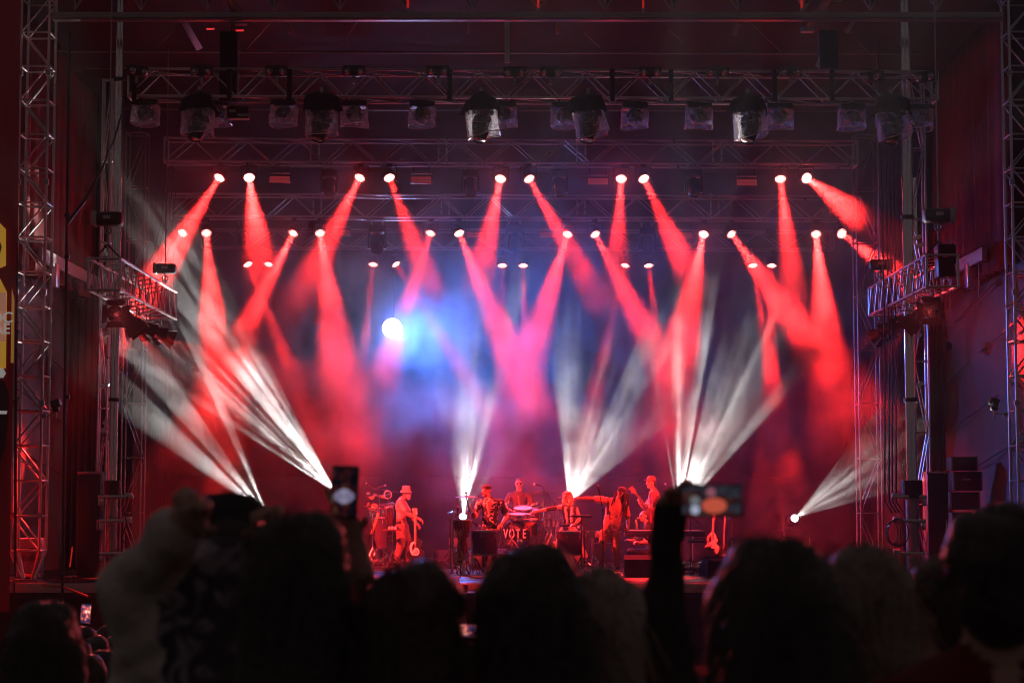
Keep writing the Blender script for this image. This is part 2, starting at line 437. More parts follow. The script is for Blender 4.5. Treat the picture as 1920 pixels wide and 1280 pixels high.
def head(pr, c, face, up, mi, s=1.0, eye=None, lip=None, ears=True):
    """skull, jaw, nose, brow, ears, eyes, mouth; c = centre of the head"""
    c = Vector(c); R = frame(up, (0, 0, 1)); fz = Vector(up).normalized(); fy = Vector(face); fy = (fy - fz * fy.dot(fz)).normalized(); fx = fy.cross(fz)
    R = Matrix((fx, fy, fz)).transposed()
    q = lambda x, y, z: c + (fx * x + fy * y + fz * z) * s
    S = lambda *r: tuple(v * s for v in r)
    pr.append(ell(q(0, -.012, .03), S(.076, .096, .088), mi, .02, R))
    pr.append(ell(q(0, .022, -.035), S(.058, .068, .078), mi, .035, R))
    pr.append(ell(q(0, .058, -.085), S(.030, .030, .026), mi, .03, R))
    pr.append(cap(q(0, .088, .015), q(0, .112, -.028), .010 * s, .017 * s, mi, .012))
    pr.append(cap(q(-.04, .078, .032), q(.04, .078, .032), .012 * s, .012 * s, mi, .015))
    if ears:
        for x in (-1, 1): pr.append(ell(q(x * .078, -.01, -.005), S(.012, .022, .034), mi, .008, R))
    if eye is not None:
        for x in (-1, 1): pr.append(ell(q(x * .032, .083, .008), S(.017, .012, .009), eye, .002, R))
    if lip is not None: pr.append(ell(q(0, .088, -.058), S(.026, .010, .009), lip, .004, R))
    return q, R
# ================================================================== setting
def ground_z(y): 
    t = min(1, max(0, (20 - y) / 15.0)); return 1.12 * t * t * (3 - 2 * t)
_b = MB(); ys = [-60, -20, 0] + [i * 1.5 for i in range(1, 16)] + [26, 35, 60, 120, 220]; xs = [-200, -60, -20, -8, 0, 8, 20, 60, 200]
vs = [(x, y, ground_z(y)) for y in ys for x in xs]; nx = len(xs)
_b.add(vs, [(j * nx + i, j * nx + i + 1, (j + 1) * nx + i + 1, (j + 1) * nx + i) for j in range(len(ys) - 1) for i in range(nx - 1)])
tag(part('ground', _b, mat('trodden_field', (.045, .042, .03), .95, 0, .4, .8, .5, 9), mw=Matrix.Identity(4)), kind='structure')

STF = 35.0
# stage deck laid from panels
deck = tag(part('stage_deck', (lambda b: (b.box((0, (STF + 50) / 2, SZ - .16), (22, 50 - STF, .24)), b)[1])(MB()), BLACK), kind='structure')
PLY = mat('deck_panel_ply', (.035, .03, .028), .3, 0, .45, 1.6, .12, 30)
_pm = (lambda b: (b.box((0, 0, 0), (1.985, .985, .04), None, .008), b)[1])(MB()).mesh('deck_panel', PLY)
for i in range(11):
    for j in range(15):
        link('deck_panel', _pm, deck, Matrix.Translation((-10 + 2 * i, STF + .5 + j, SZ - .02)))
for i in range(11):
    b = MB(); b.box((-10 + 2 * i, STF - .03, SZ - .10), (1.97, .04, .17), None, .008); part('fascia_panel', b, FASCIA, deck)
sk = tag(part('stage_skirt', (lambda b: (b.add([(-11 + .11 * i, STF + .06 + .035 * math.sin(i * .9) + .02 * math.sin(i * 2.3), z) for z in (-.02, SZ - .2) for i in range(201)], [(i, i + 1, 202 + i, 201 + i) for i in range(200)]), b)[1])(MB()), CLOTH),
         'black cloth skirt hanging under the front edge of the stage', 'skirt')

# roof cloth with purlins
ROOFC = mat('roof_cloth', (.035, .02, .024), .8, 0, .35, .5, .4, 4)
b = MB(); n = 30; vs = []
for j in range(n + 1):
    for i in range(61):
        x = -13 + 26 * i / 60; y = 34.6 + 15.4 * j / n
        vs.append((x, y, 13.3 - .12 * (y - 34.6) + .10 * math.sin(i * .62) * math.sin(j * math.pi / 5) - .05))
b.add(vs, [(j * 61 + i, j * 61 + i + 1, (j + 1) * 61 + i + 1, (j + 1) * 61 + i) for j in range(n) for i in range(60)])
roof = tag(part('stage_roof', b, ROOFC), 'dark maroon roof cloth stretched over the whole stage', 'roof')
for (yy, pz) in ((38.2, P(960, 97, 38.2).z), (40.6, 12.2), (43.5, 11.9)):
    bar(roof, 'purlin', (-9.2, yy, pz), (8.2, yy, pz - .05), .022, STEEL)
for i, (px, py, qx, qy) in enumerate(((505, 45, 463, 92), (680, 25, 640, 86), (1095, 62, 1125, 90), (1250, 52, 1282, 80), (1410, 45, 1465, 98), (1595, 62, 1632, 102), (330, 52, 295, 90))):
    bar(roof, 'stay_wire', P(px, py, 36.6), P(qx, qy, 38.2), .012, STEEL)

# backdrop: flat black cloth sewn from widths
def drape(name, label, p0, p1, ztop, zbot, folds, amp, m, parent=None, nz=10, seed=0, cat='drape', group=None):
    """pleated cloth between two plan points, with real folds and thickness"""
    rnd = random.Random(seed); p0, p1 = Vector(p0), Vector(p1); d = p1 - p0; nrm = Vector((-d.y, d.x)).normalized(); n = folds * 6
    ph = [rnd.uniform(-.5, .5) for _ in range(folds + 2)]; b = MB(); vs = []
    for k in range(nz + 1):
        tz = k / nz; z = ztop + (zbot - ztop) * tz
        for i in range(n + 1):
            s = i / n; a = s * folds * 2 * math.pi + ph[int(s * folds)] * .8 * math.sin(tz * 2)
            w = amp * (.55 + .45 * tz) * (math.sin(a) + .35 * math.sin(2.3 * a + 4 * ph[int(s * folds)]))
            q = p0 + d * s + nrm * w; vs.append((q.x, q.y, z + (.02 * math.sin(a * .5) if k == nz else 0)))
    b.add(vs, [(k * (n + 1) + i, k * (n + 1) + i + 1, (k + 1) * (n + 1) + i + 1, (k + 1) * (n + 1) + i) for k in range(nz) for i in range(n)])
    o = part(name, b, m, parent)
    md = o.modifiers.new('cloth_thickness', 'SOLIDIFY'); md.thickness = .012
    if parent is None: tag(o, label, cat, group)
    return o
drape('backdrop', 'wide black cloth backdrop closing off the rear of the stage', (-10.2, 49.4), (10.2, 49.4), 12.0, SZ + .02, 26, .05, CLOTH, seed=1, cat='backdrop')
b = MB(); 
for x0 in (-7.5, -4.5, -1.5, 1.5, 4.5, 7.5): pass
drape('masking_flat', 'low black cloth masking behind the band, below the haze', (-8.2, 47.2), (8.4, 47.2), P(960, 893, 47.2).z, SZ + .02, 18, .03, mat('black_serge', (.016, .013, .016), .9, 0, .3, 2, .2, 50), seed=2, cat='masking')
drape('side_masking', 'black side masking cloth behind the left lattice column', (-8.55, 43.2), (-8.75, 49.2), 11.5, SZ + .02, 9, .06, CLOTH, seed=3)
drape('side_masking', 'black side masking cloth behind the right lattice column', (8.75, 43.2), (8.95, 49.2), 11.5, SZ + .02, 9, .06, CLOTH, seed=4)
DARKBLUE = mat('night_blue_drape', (.03, .028, .042), .85, 0, .3, 2, .3, 40, sheen=.2)
drape('drape_leg', 'tall blue-black pleated drape left of the lit stage opening', P(128, 400, 44.2).xy, P(232, 400, 43.2).xy, 12.4, P(150, 560, 44).z, 9, .09, DARKBLUE, seed=5)
drape('drape_leg', 'tall black pleated drape by the top of the left truss tower', P(92, 400, 40.5).xy, P(128, 400, 42).xy, 12.6, P(120, 300, 41).z, 4, .07, CLOTH, seed=6)
drape('drape_leg', 'tall blue-black pleated drape right of the polished right mast', P(1738, 400, 43.2).xy, P(1806, 400, 44.2).xy, 12.4, P(1770, 545, 44).z, 7, .09, DARKBLUE, seed=7)
drape('drape_leg', 'narrow black curtain column standing behind the right mast', P(1738, 700, 38.2).xy, P(1768, 700, 38.2).xy, P(1750, 470, 38.2).z, SZ, 4, .035, mat('wine_black_cloth', (.03, .014, .017), .85, 0, .3, 2, .3, 40), seed=8)
drape('drape_leg', 'dark curtain behind the left mast below the side truss', P(128, 700, 41.5).xy, P(205, 700, 41.5).xy, P(160, 560, 41.5).z, SZ, 6, .07, mat('charcoal_cloth', (.05, .048, .05), .85, 0, .3, 2, .3, 40), seed=9)

# side walls of the wings: tarpaulin, a sloping arm and red cloth above it
TARP = mat('grey_tarpaulin', (.10, .09, .088), .6, 0, .25, .9, .6, 2.2)
REDCL = mat('red_wing_cloth', (.24, .03, .032), .8, 0, .35, 1.2, .5, 3)
for s, side in ((-1, 'left'), (1, 'right')):
    X = s * 9.75
    n, k = 40, 16; b = MB(); vs = []
    for j in range(k + 1):
        for i in range(n + 1):
            y = 35.4 + 13 * i / n; z = .1 + 7.9 * j / k
            vs.append((X + s * .12 + .05 * math.sin(y * 2.1 + z * 1.3) + .08 * math.sin(z * 2 - y * .8), y, z))
    b.add(vs, [(j * (n + 1) + i, j * (n + 1) + i + 1, (j + 1) * (n + 1) + i + 1, (j + 1) * (n + 1) + i) for j in range(k) for i in range(n)])
    w = tag(part('wing_wall', b, TARP), 'grey rippled tarpaulin wall closing the %s wing of the stage' % side, 'tarpaulin')
    for q in range(4):
        z0 = 6.6 - q * 1.15
        bar(w, 'batten', (X + s * .03, 35.5, z0 + 1.2), (X + s * .03, 48.2, z0 - .5), .016, TARP)
    drape('wing_cloth', 'red pleated cloth above the sloping arm in the %s wing' % side, (X - s * .15, 36.6), (X - s * .15, 45.0), 12.6, P(100, 500, 40).z - .35, 14, .08, REDCL, seed=20 + s)
    a = thing('awning_arm', 'pale flat metal arm running back through the %s wing' % side, 'arm', (X - s * .35, 38.0, 7.9))
    b = MB(); b.box((X - s * .35, 40.9, 7.86), (.10, 5.9, .26), None, .01); part('arm_beam', b, mat('arm_paint', (.5, .45, .44), .5), a)
    b = MB(); b.cone((X - s * .35, 41.0, 7.7), (X - s * .05, 42.6, 7.25), .05, .05); part('knee_brace', b, ALU, a)
    b = MB(); b.box((X - s * .35, 39.2, 7.55), (.16, .3, .5), None, .02); part('bracket', b, ALU, a)
    b = MB(); b.tube(arc((X - s * .35, 38.4, 7.72), (X - s * .35, 38.42, 7.0), 0, 4), .018); part('shackle_chain', b, STEEL, a)

# ------------------------------------------------------------------ towers, masts and lattice columns
def tower(cx, Y, w, label, z1, z0=SZ, group='roof towers'):
    c = P(cx, 500, Y); A = Vector((c.x, Y, z0 + .55)); B = Vector((c.x, Y, z1))
    t, pt, L = truss('roof_tower', label, A, B, w, w, .66, .028, .017, ALU, group, 'fkbt', 'tower', (0, 1, 0), 'ladder')
    for sx in (-1, 1):
        for sy in (-1, 1):
            bar(t, 'leg', A + Vector((sx * w / 2, sy * w / 2, 0)), Vector((c.x + sx * .10, Y + sy * .10, z0 + .04)), .03, ALU)
    slab(t, 'base_plate', (c.x, Y, z0 + .02), (.45, .45, .03), STEEL)
    for k in range(5):
        z = z0 + 1.2 + 2.05 * k
        for sx in (-1, 1): slab(t, 'coupler', (c.x + sx * w / 2, Y - w / 2, z), (.085, .085, .10), STEEL)
    return t
tower(64, 35.5, .52, 'silver lattice roof tower on the left, its feet drawn together', 13.6)
tower(1921, 35.5, .54, 'silver lattice roof tower cut by the right edge', 13.6)

def mast(cx, Y, r, label, side):
    c = P(cx, 500, Y); t = thing('steel_mast', label, 'mast', (c.x, Y, SZ), 'polished roof masts')
    zt, zs, zb = 12.9, P(cx, 905, Y).z, P(cx, 934, Y).z
    for k, (za, zb_) in enumerate(((zs, P(cx, 752, Y).z), (P(cx, 748, Y).z, P(cx, 410, Y).z), (P(cx, 406, Y).z, zt))):
        for dx in (-.35, .35):
            bar(t, 'polished_tube', (c.x + dx * r, Y - abs(dx) * .01, za), (c.x + dx * r, Y, zb_), r * .62, CHROME, 'cyl20')
    for py in (750, 408, 150): bar(t, 'collar', (c.x, Y, P(cx, py, Y).z - .03), (c.x, Y, P(cx, py, Y).z + .04), r * 1.25, BLACK, 'cyl20')
    bar(t, 'socket', (c.x, Y, zb), (c.x, Y, zs + .05), r * 1.9, BLACK, 'cyl20')
    bar(t, 'lower_tube', (c.x, Y, SZ), (c.x, Y, zb), r * 1.2, STEEL, 'cyl20')
    slab(t, 'foot_plate', (c.x, Y, SZ + .02), (.4, .4, .03), STEEL)
    for py, wd in ((931, .66), (976, .62), (1037, .58)):
        z = P(cx, py, Y).z
        b = MB(); b.box((c.x + side * .09, Y - .12, z), (wd, .10, .07), None, .01); part('outrigger_arm', b, ALU, t)
        b = MB(); b.box((c.x + side * .09 - side * wd / 2 + side * .04, Y - .12, z - .1), (.07, .09, .14), None, .01); part('arm_hook', b, ALU, t)
        b = MB(); b.box((c.x + side * .32, Y - .1, z + .05), (.14, .1, .05), None, .01); part('arm_clip', b, WHITEP, t)
    return c
mast(218, 36.4, .085, 'polished steel mast with three outrigger arms left of the stage', 1)
mast(1703, 36.4, .105, 'polished steel mast with three outrigger arms right of the stage', -1)

def column(cx, w_px, Y, py_top, label, m, z0=SZ, panel=1.2, name='lattice_column'):
    c = P(cx, 500, Y); w = M(w_px, Y)
    return truss(name, label, (c.x, Y, z0), (c.x, Y, P(cx, py_top, Y).z), w, w, panel, .022, .013, m, 'lattice columns', 'fkbt', 'column', (0, 1, 0), 'ladder')
column(255, 37, 42, 252, 'slim lattice column inside the left mast', STEEL)
column(1624, 40, 42, 256, 'slim lattice column inside the right mast', STEEL)
column(198, 17, 37.4, 150, 'narrow grey ladder truss just left of the left mast', ALU, panel=1.6)
column(1722, 26, 37.4, 150, 'narrow grey ladder truss just right of the right mast', ALU, panel=1.3)
for cx, Y, lab in ((198, 37.15, 'left'), (1722, 37.1, 'right')):      # oval gusset plates on the ladder trusses
    for k, py in enumerate((610, 625, 722, 790, 805) if lab == 'left' else (445, 460, 630, 720)):
        c = P(cx + (3 if k % 2 else -2), py, Y); b = MB(); b.lathe([(.0, -.008), (.10, -.008), (.10, .008), (0, .008)], 18, Matrix.Translation(c) @ FACE_CAM.to_4x4() @ Matrix.Rotation(.4, 4, 'Z') @ Matrix.Diagonal((1, .45, 1, 1)))
        tag(part('gusset_plate', b, ALU), 'pale oval plate on the narrow %s ladder truss, %s from the top' % (lab, ('first', 'second', 'third', 'fourth', 'fifth')[k]), 'plate', 'oval plates on the %s ladder truss' % lab)

# black equipment lockers beside the masts
for cx, x0, x1, py, lab in ((168, 148, 190, 884, 'left'), (1756, 1738, 1776, 884, 'right')):
    a, c = P(x0, py, 37.2), P(x1, py, 37.2); b = MB()
    b.box(((a.x + c.x) / 2, 37.4, (SZ + a.z) / 2), (c.x - a.x, .5, a.z - SZ), None, .015)
    t = thing('mast_locker', 'tall matt black cabinet standing beside the %s mast' % lab, 'cabinet', ((a.x + c.x) / 2, 37.4, SZ))
    part('cabinet', b, BLACK, t)
    b = MB(); b.box(((a.x + c.x) / 2, 37.14, a.z - .02), (c.x - a.x + .04, .03, .05), None, .008); part('top_rail', b, STEEL, t)
    b = MB(); b.box((c.x - .05, 37.13, SZ + 1.0), (.03, .03, .2), None, .008); part('handle', b, STEEL, t)

# ------------------------------------------------------------------ header girder over the stage mouth
A, B = P(100, 34, 35.3), P(1880, 46, 35.3)
h = thing('header_girder', 'long maroon-lit girder across the very top of the stage mouth', 'girder', A)
GIRD = mat('girder_paint', (.28, .25, .25), .38, .6, .25, 2)
b = MB(); b.box((A + B) / 2 + Vector((0, 0, .08)), ((B - A).length, .18, .15), frame((B - A).normalized().cross(Vector((0, 1, 0))), (0, 1, 0)) @ Matrix.Identity(3) if False else None, .01)
part('bottom_flange', b, GIRD, h)
topz = 1.0
x = A.x + .4; k = 0
while x < B.x - .6:
    z = A.z + .16
    bar(h, 'brace', (x, 35.3, z), (x + .62, 35.3, z + topz), .02, GIRD); bar(h, 'brace', (x + 1.24, 35.3, z), (x + .62, 35.3, z + topz), .02, GIRD)
    bar(h, 'post', (x, 35.3, z), (x, 35.3, z + topz), .02, GIRD); x += 1.24
bar(h, 'top_chord', (A.x, 35.3, A.z + 1.18), (B.x, 35.3, A.z + 1.18), .05, GIRD)
bar(h, 'bottom_lip', (A.x, 35.19, A.z - .012), (B.x, 35.19, A.z - .012), .018, STEEL)
# struts and tubes hanging from the roof just behind the girder
def strut(label, p, q, w, d, m):
    p, q = Vector(p), Vector(q); b = MB(); R = frame(q - p, (0, 1, 0)); b.box((p + q) / 2, (w, d, (q - p).length), R, .008)
    tag(part('roof_strut', b, m), label, 'strut')
strut('pale upright strut hanging from the middle of the girder', P(951, 30, 35.9), P(951, 118, 35.9), .10, .06, WHITEP)
strut('slanting flat strut under the girder on the left', P(345, 42, 35.6), P(374, 92, 36.6), .13, .04, WHITEP)
strut('small fin plate under the girder above the left blinders', P(543, 38, 36.2), P(546, 64, 36.4), .10, .05, FASCIA)
strut('small fin plate under the girder, left of the middle strut', P(881, 40, 36.2), P(879, 63, 36.4), .09, .05, FASCIA)
strut('small fin plate under the girder, right of the middle strut', P(1048, 42, 36.2), P(1044, 64, 36.4), .09, .05, FASCIA)
strut('small fin plate under the girder above the right blinders', P(1385, 44, 36.2), P(1375, 68, 36.4), .10, .05, FASCIA)
strut('pale slanting strut beside the tube at the upper right', P(1604, 36, 36.0), P(1586, 62, 36.2), .09, .05, WHITEP)
strut('pale short strut low on the dark drop box at the upper right', P(1543, 100, 36.3), P(1533, 126, 36.3), .09, .04, WHITEP)
for lab, p, q in (('left', (424, -14), (451, 38)), ('right', (1560, -8), (1514, 52))):
    p, q = P(*p, 35.0), P(*q, 35.6); t = thing('roof_tube', 'thick round tube sloping down past the girder on the %s' % lab, 'tube', q)
    bar(t, 'tube', p, q, .085, mat('tube_paint', (.5, .4, .4), .4, .3), 'cyl20')
    b = MB(); b.box(q + Vector((0, 0, -.03)), (.24, .2, .12), None, .02); part('end_shoe', b, STEEL, t)
    b = MB(); b.box(p + Vector((.08, 0, .0)), (.26, .22, .2), None, .03); part('upper_clamp', b, STEEL, t)
for lab, x0, x1, y0, y1, Y in (('left', 414, 446, 62, 192, 36.1), ('right', 1534, 1570, 60, 132, 36.4)):
    a, c = P(x0, y0, Y), P(x1, y1, Y); b = MB(); b.box(((a.x + c.x) / 2, Y, (a.z + c.z) / 2), (c.x - a.x, .3, a.z - c.z), None, .03)
    t = thing('cable_drop_bag', 'black cloth cable bag hanging through the truss on the %s' % lab, 'bag', ((a.x + c.x) / 2, Y, c.z)); part('bag', b, CLOTH, t)
    b = MB(); b.tube([((a.x + c.x) / 2, Y, a.z), ((a.x + c.x) / 2, Y, 12.9)], .012); part('hanging_chain', b, STEEL, t)
for k, (x0, y0) in enumerate(((395, 55), (450, 58))):      # glowing exit tubes
    c = P(x0, y0, 36.0); b = MB(); b.box(c, (.17, .05, .045), None, .01)
    t = thing('red_marker_lamp', 'small red glowing marker lamp %s the left cable bag' % ('left of' if k == 0 else 'right of'), 'lamp', c)
    part('housing', b, BLACK, t); b = MB(); b.box(c + Vector((0, -.03, -.004)), (.15, .012, .03)); part('glow_strip', b, mat('red_glow', (.6, .02, .03), .4, emit=(1, .04, .05), est=.9), t)
for k, px in enumerate((765, 1009, 1206, 1503)):
    a = P(px, -12, 35.25); c = P(px, 16, 35.25)
    t = thing('girder_rod', 'bright red rod on the girder, number %s from the left' % ('one', 'two', 'three', 'four')[k], 'rod', c, 'red rods on the girder')
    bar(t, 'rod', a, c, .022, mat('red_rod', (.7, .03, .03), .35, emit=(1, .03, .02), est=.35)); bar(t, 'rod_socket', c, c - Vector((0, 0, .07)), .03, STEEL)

# ------------------------------------------------------------------ printed banner at the left edge
Yb = 34.6
x0, x1 = P(-90, 500, Yb).x, P(30, 500, Yb).x
t = thing('printed_banner', 'tall red and yellow printed banner cut by the left edge', 'banner', (x0, Yb, 0))
n, k = 10, 40; b = MB(); vs = [((x0 + (x1 - x0) * i / n), Yb + .03 * math.sin(i * .8 + j * .25), 1.0 + (12.6 - 1.0) * j / k) for j in range(k + 1) for i in range(n + 1)]
b.add(vs, [(j * (n + 1) + i, j * (n + 1) + i + 1, (j + 1) * (n + 1) + i + 1, (j + 1) * (n + 1) + i) for j in range(k) for i in range(n)])
part('banner_sheet', b, mat('banner_red_glow', (.30, .015, .02), .6, 0, .3, .7, .3, 5, emit=(.5, .01, .02), est=.02), t).modifiers.new('thick', 'SOLIDIFY').thickness = .008  # slight emission stands in for light falling on the sheet
YEL = mat('banner_yellow_glow', (.80, .42, .04), .6, emit=(.95, .50, .06), est=.3); SAL = mat('banner_salmon_glow', (.72, .34, .22), .6, emit=(.75, .33, .22), est=.3); DKB = mat('banner_dark', (.05, .03, .03), .6); PALE = mat('banner_pale_glow', (.72, .70, .68), .6, emit=(.7, .68, .66), est=.3)  # printed colours glow by themselves, in place of a lamp on the banner
def patch(name, pts, m, dy=0):
    b = MB(); q = [P(x, y, Yb - .06 - dy) for x, y in pts]; n = len(q)
    b.add(q + [v + Vector((0, .004, 0)) for v in q], [tuple(range(n)), tuple(range(2 * n - 1, n - 1, -1))] + [(i, (i + 1) % n, n + (i + 1) % n, n + i) for i in range(n)])
    part(name, b, m, t, smooth=False)
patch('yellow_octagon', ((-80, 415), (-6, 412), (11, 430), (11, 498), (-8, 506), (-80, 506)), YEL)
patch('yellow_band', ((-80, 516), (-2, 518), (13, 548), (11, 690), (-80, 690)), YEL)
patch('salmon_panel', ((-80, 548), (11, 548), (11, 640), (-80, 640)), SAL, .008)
patch('yellow_edge', ((22, 540), (27, 560), (26, 680), (20, 680)), mat('banner_ochre_glow', (.55, .26, .06), .6, emit=(.6, .28, .06), est=.3))  # glows like the other prints, for light on the banner
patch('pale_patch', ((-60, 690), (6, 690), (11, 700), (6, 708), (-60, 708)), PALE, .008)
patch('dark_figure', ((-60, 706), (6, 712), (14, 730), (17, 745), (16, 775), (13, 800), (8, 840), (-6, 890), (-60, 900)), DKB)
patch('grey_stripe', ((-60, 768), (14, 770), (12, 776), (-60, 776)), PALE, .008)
patch('purple_round', ((-60, 455), (0, 452), (3, 463), (0, 476), (-60, 478)), mat('banner_purple', (.22, .10, .12), .6), .008)
for s_, py in (('OC', 596), ('AE', 617)):
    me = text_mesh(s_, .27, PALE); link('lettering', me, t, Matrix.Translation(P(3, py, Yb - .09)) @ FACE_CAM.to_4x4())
TL = thing('banner_pole', 'dark pole and cross wires between banner and left tower', 'pole', P(27, 1080, 34.9))
bar(TL, 'pole', P(28, 1080, 34.9), P(33, 100, 34.9), .028, BLACK)
for py in (455, 505, 523, 596, 603, 664, 668, 745):
    bar(TL, 'tie', P(16, py + 10, 34.7), P(36, py, 34.95), .012, BLACK)

# right edge: dark cloth beyond the tower
drape('edge_drape', 'dark red-black cloth behind the right roof tower', P(1860, 400, 41.8).xy, P(1990, 400, 39.2).xy, 12.6, P(1900, 470, 40).z, 8, .08, REDCL, seed=31)
# ================================================================== rig
FR_Y = 36.0
a, b_ = P(246, 160, FR_Y), P(1752, 166, FR_Y)
truss('front_truss', 'long front box truss carrying the rain-covered lights', a, b_, .52, M(52, FR_Y), 1.0, .028, .015, ALU)
for i, px in enumerate((252, 430, 543, 843, 1148, 1258, 1452, 1560)):
    c = P(px, 160, FR_Y - .30); t = thing('truss_sleeve', 'black padded sleeve round the front truss, %s from the left' % ('first', 'second', 'third', 'fourth', 'fifth', 'sixth', 'seventh', 'eighth')[i], 'sleeve', c)
    b = MB(); b.box(c, (.09, .06, .62), None, .02); part('sleeve', b, CLOTH, t)
    b = MB(); b.box(c + Vector((.0, -.034, .2)), (.1, .012, .05), None, .004); part('strap', b, RUBBER, t)
truss('lighting_truss', 'second box truss, over the upper row of red lamps', P(312, 284, 41), P(1604, 290, 41), .5, M(44, 41), 1.15, .025, .013, ALU)
truss('lighting_truss', 'third box truss, over the middle row of red lamps', P(318, 387, 44), P(1610, 392, 44), .5, M(42, 44), 1.15, .025, .013, ALU)
truss('lighting_truss', 'rearmost box truss, over the lowest row of red lamps', P(380, 448, 47), P(1560, 452, 47), .45, M(34, 47), 1.15, .022, .012, STEEL)
for (Y, y0, xs) in ((41, 300, (590, 830, 1090, 1345)), (44, 400, (595, 835, 1090, 1340))):
    for i, px in enumerate(xs):
        c = P(px, y0 - 16, Y - .28); t = thing('truss_joint', 'bolted splice block on the %s truss, %s from the left' % ('second' if Y == 41 else 'third', ('first', 'second', 'third', 'fourth')[i]), 'splice', c)
        for s in (-1, 1):
            b = MB(); b.box(c + Vector((s * .09, 0, 0)), (.035, .035, .56), None, .006); part('splice_bar', b, ALU, t)
            for z in (-.26, -.1, .1, .26): slab(t, 'bolt', c + Vector((s * .09, -.025, z)), (.03, .02, .03), CHROME)

# ---- red LED wash lamps --------------------------------------------------
def led_lens_mat():
    m = bpy.data.materials.new('lit_red_lens'); m.use_nodes = True; nt = m.node_tree; b = nt.nodes['Principled BSDF']
    b.inputs['Base Color'].default_value = (.6, .1, .1, 1)
    tc = nt.nodes.new('ShaderNodeTexCoord'); v = nt.nodes.new('ShaderNodeTexVoronoi'); v.inputs['Scale'].default_value = 34
    nt.links.new(tc.outputs['Object'], v.inputs['Vector'])
    mr = nt.nodes.new('ShaderNodeMapRange'); mr.inputs[1].default_value = .2; mr.inputs[2].default_value = .62; mr.inputs[3].default_value = 14; mr.inputs[4].default_value = 4
    oi = nt.nodes.new('ShaderNodeObjectInfo'); ml = nt.nodes.new('ShaderNodeMath'); ml.operation = 'MULTIPLY'; ma = nt.nodes.new('ShaderNodeMath'); ma.inputs[1].default_value = .35; nt.links.new(oi.outputs['Random'], ma.inputs[0]); nt.links.new(ma.outputs[0], ml.inputs[1])
    nt.links.new(v.outputs['Distance'], mr.inputs[0]); nt.links.new(mr.outputs[0], ml.inputs[0]); nt.links.new(ml.outputs[0], b.inputs['Emission Strength'])
    b.inputs['Emission Color'].default_value = (1, .27, .22, 1); m.cycles.emission_sampling = 'NONE'
    return m
LENS = led_lens_mat()
b = MB(); b.lathe([(0, .20), (.07, .20), (.11, .17), (.135, .08), (.14, -.02), (.135, -.06), (.122, -.06), (.118, -.03), (0, -.03)], 20)
_ledhead = b.mesh('head', BLACK)
b = MB(); b.lathe([(0, -.034), (.117, -.034), (.117, -.040), (0, -.043)], 24); _ledlens = b.mesh('lens', LENS)
b = MB()
for s in (-1, 1): b.box((s * .165, 0, .06), (.02, .05, .30), None, .006)
b.box((0, 0, .22), (.35, .06, .025), None, .006); b.cone((0, 0, .22), (0, 0, .33), .06, .06, 12); _ledyoke = b.mesh('yoke', BLACK)
b = MB(); b.box((0, 0, .36), (.06, .08, .09), None, .01); _ledclamp = b.mesh('clamp', STEEL)
RED = (1.0, .020, .018)
ORD = ('first', 'second', 'third', 'fourth', 'fifth', 'sixth', 'seventh', 'eighth', 'ninth', 'tenth', 'eleventh', 'twelfth')
# pixel x of each lamp, then the lean of its beam (sideways per metre of fall) and its throw towards the audience
ROWS = [
 ('upper', 41.0, 331, [(413, -.40, 0.82), (467, .26, 1.06), (676, -.36, 0.82), (729, .38, 0.82), (939, -.18, 0.92), (991, .48, 0.82), (1165, -.10, 0.92), (1206, .34, 0.92), (1463, -.02, 0.79), (1511, .58, 2.0)]),
 ('middle', 44.0, 435, [(344, -.34, 1.06), (387, .24, 1.06), (551, -.34, 0.82), (600, .22, 0.92), (808, -.26, 0.73), (860, .40, 0.73), (1065, -.30, 0.79), (1115, .42, 0.82), (1320, -.28, 0.92), (1370, .50, 0.99), (1530, -.10, 1.06), (1577, .56, 2.2)]),
 ('lowest', 47.0, 493, [(464, .46, 0.52), (504, -.12, 0.52), (700, -.06, 0.42), (741, .62, 0.42), (942, .0, 0.42), (981, .02, 0.42), (1173, -.25, 0.42), (1216, .08, 0.42), (1411, .10, 0.42), (1447, -.08, 0.42)])]
rl = random.Random(5)
for rn, Y, py, L in ROWS:
    for i, (px, lean, thr) in enumerate(L):
        c = P(px, py + (2 if px > 900 else 0), Y); d = Vector((lean, -thr, -1)).normalized()
        t = thing('led_wash_light', 'round red LED lamp shining down, %s from the left in the %s row' % (ORD[i], rn), 'stage light', c, 'lit red lamps on the trusses')
        R = (Matrix.Translation(c) @ frame(-d, (0, 1, 0)).to_4x4())
        hd = link('head', _ledhead, t, R); link('lens', _ledlens, hd, R)
        yk = Matrix.Translation(c)
        link('yoke', _ledyoke, t, yk); link('clamp', _ledclamp, t, yk)
        spot(t, c + d * .06, d, RED, POW_RED * (1 if rn != 'lowest' else .5) * (1.35 if abs(px - 960) > 330 else .62) * rl.uniform(.65, 1.25), rl.uniform(11.5, 15.5) if rn != 'lowest' else 10, 1.0, .06)
        if i % 2 == 0: spot(t, c + d * .10, Vector((0, -1, -.15)), (1, .035, .035), POW_SPILL, 150, 1, .05)

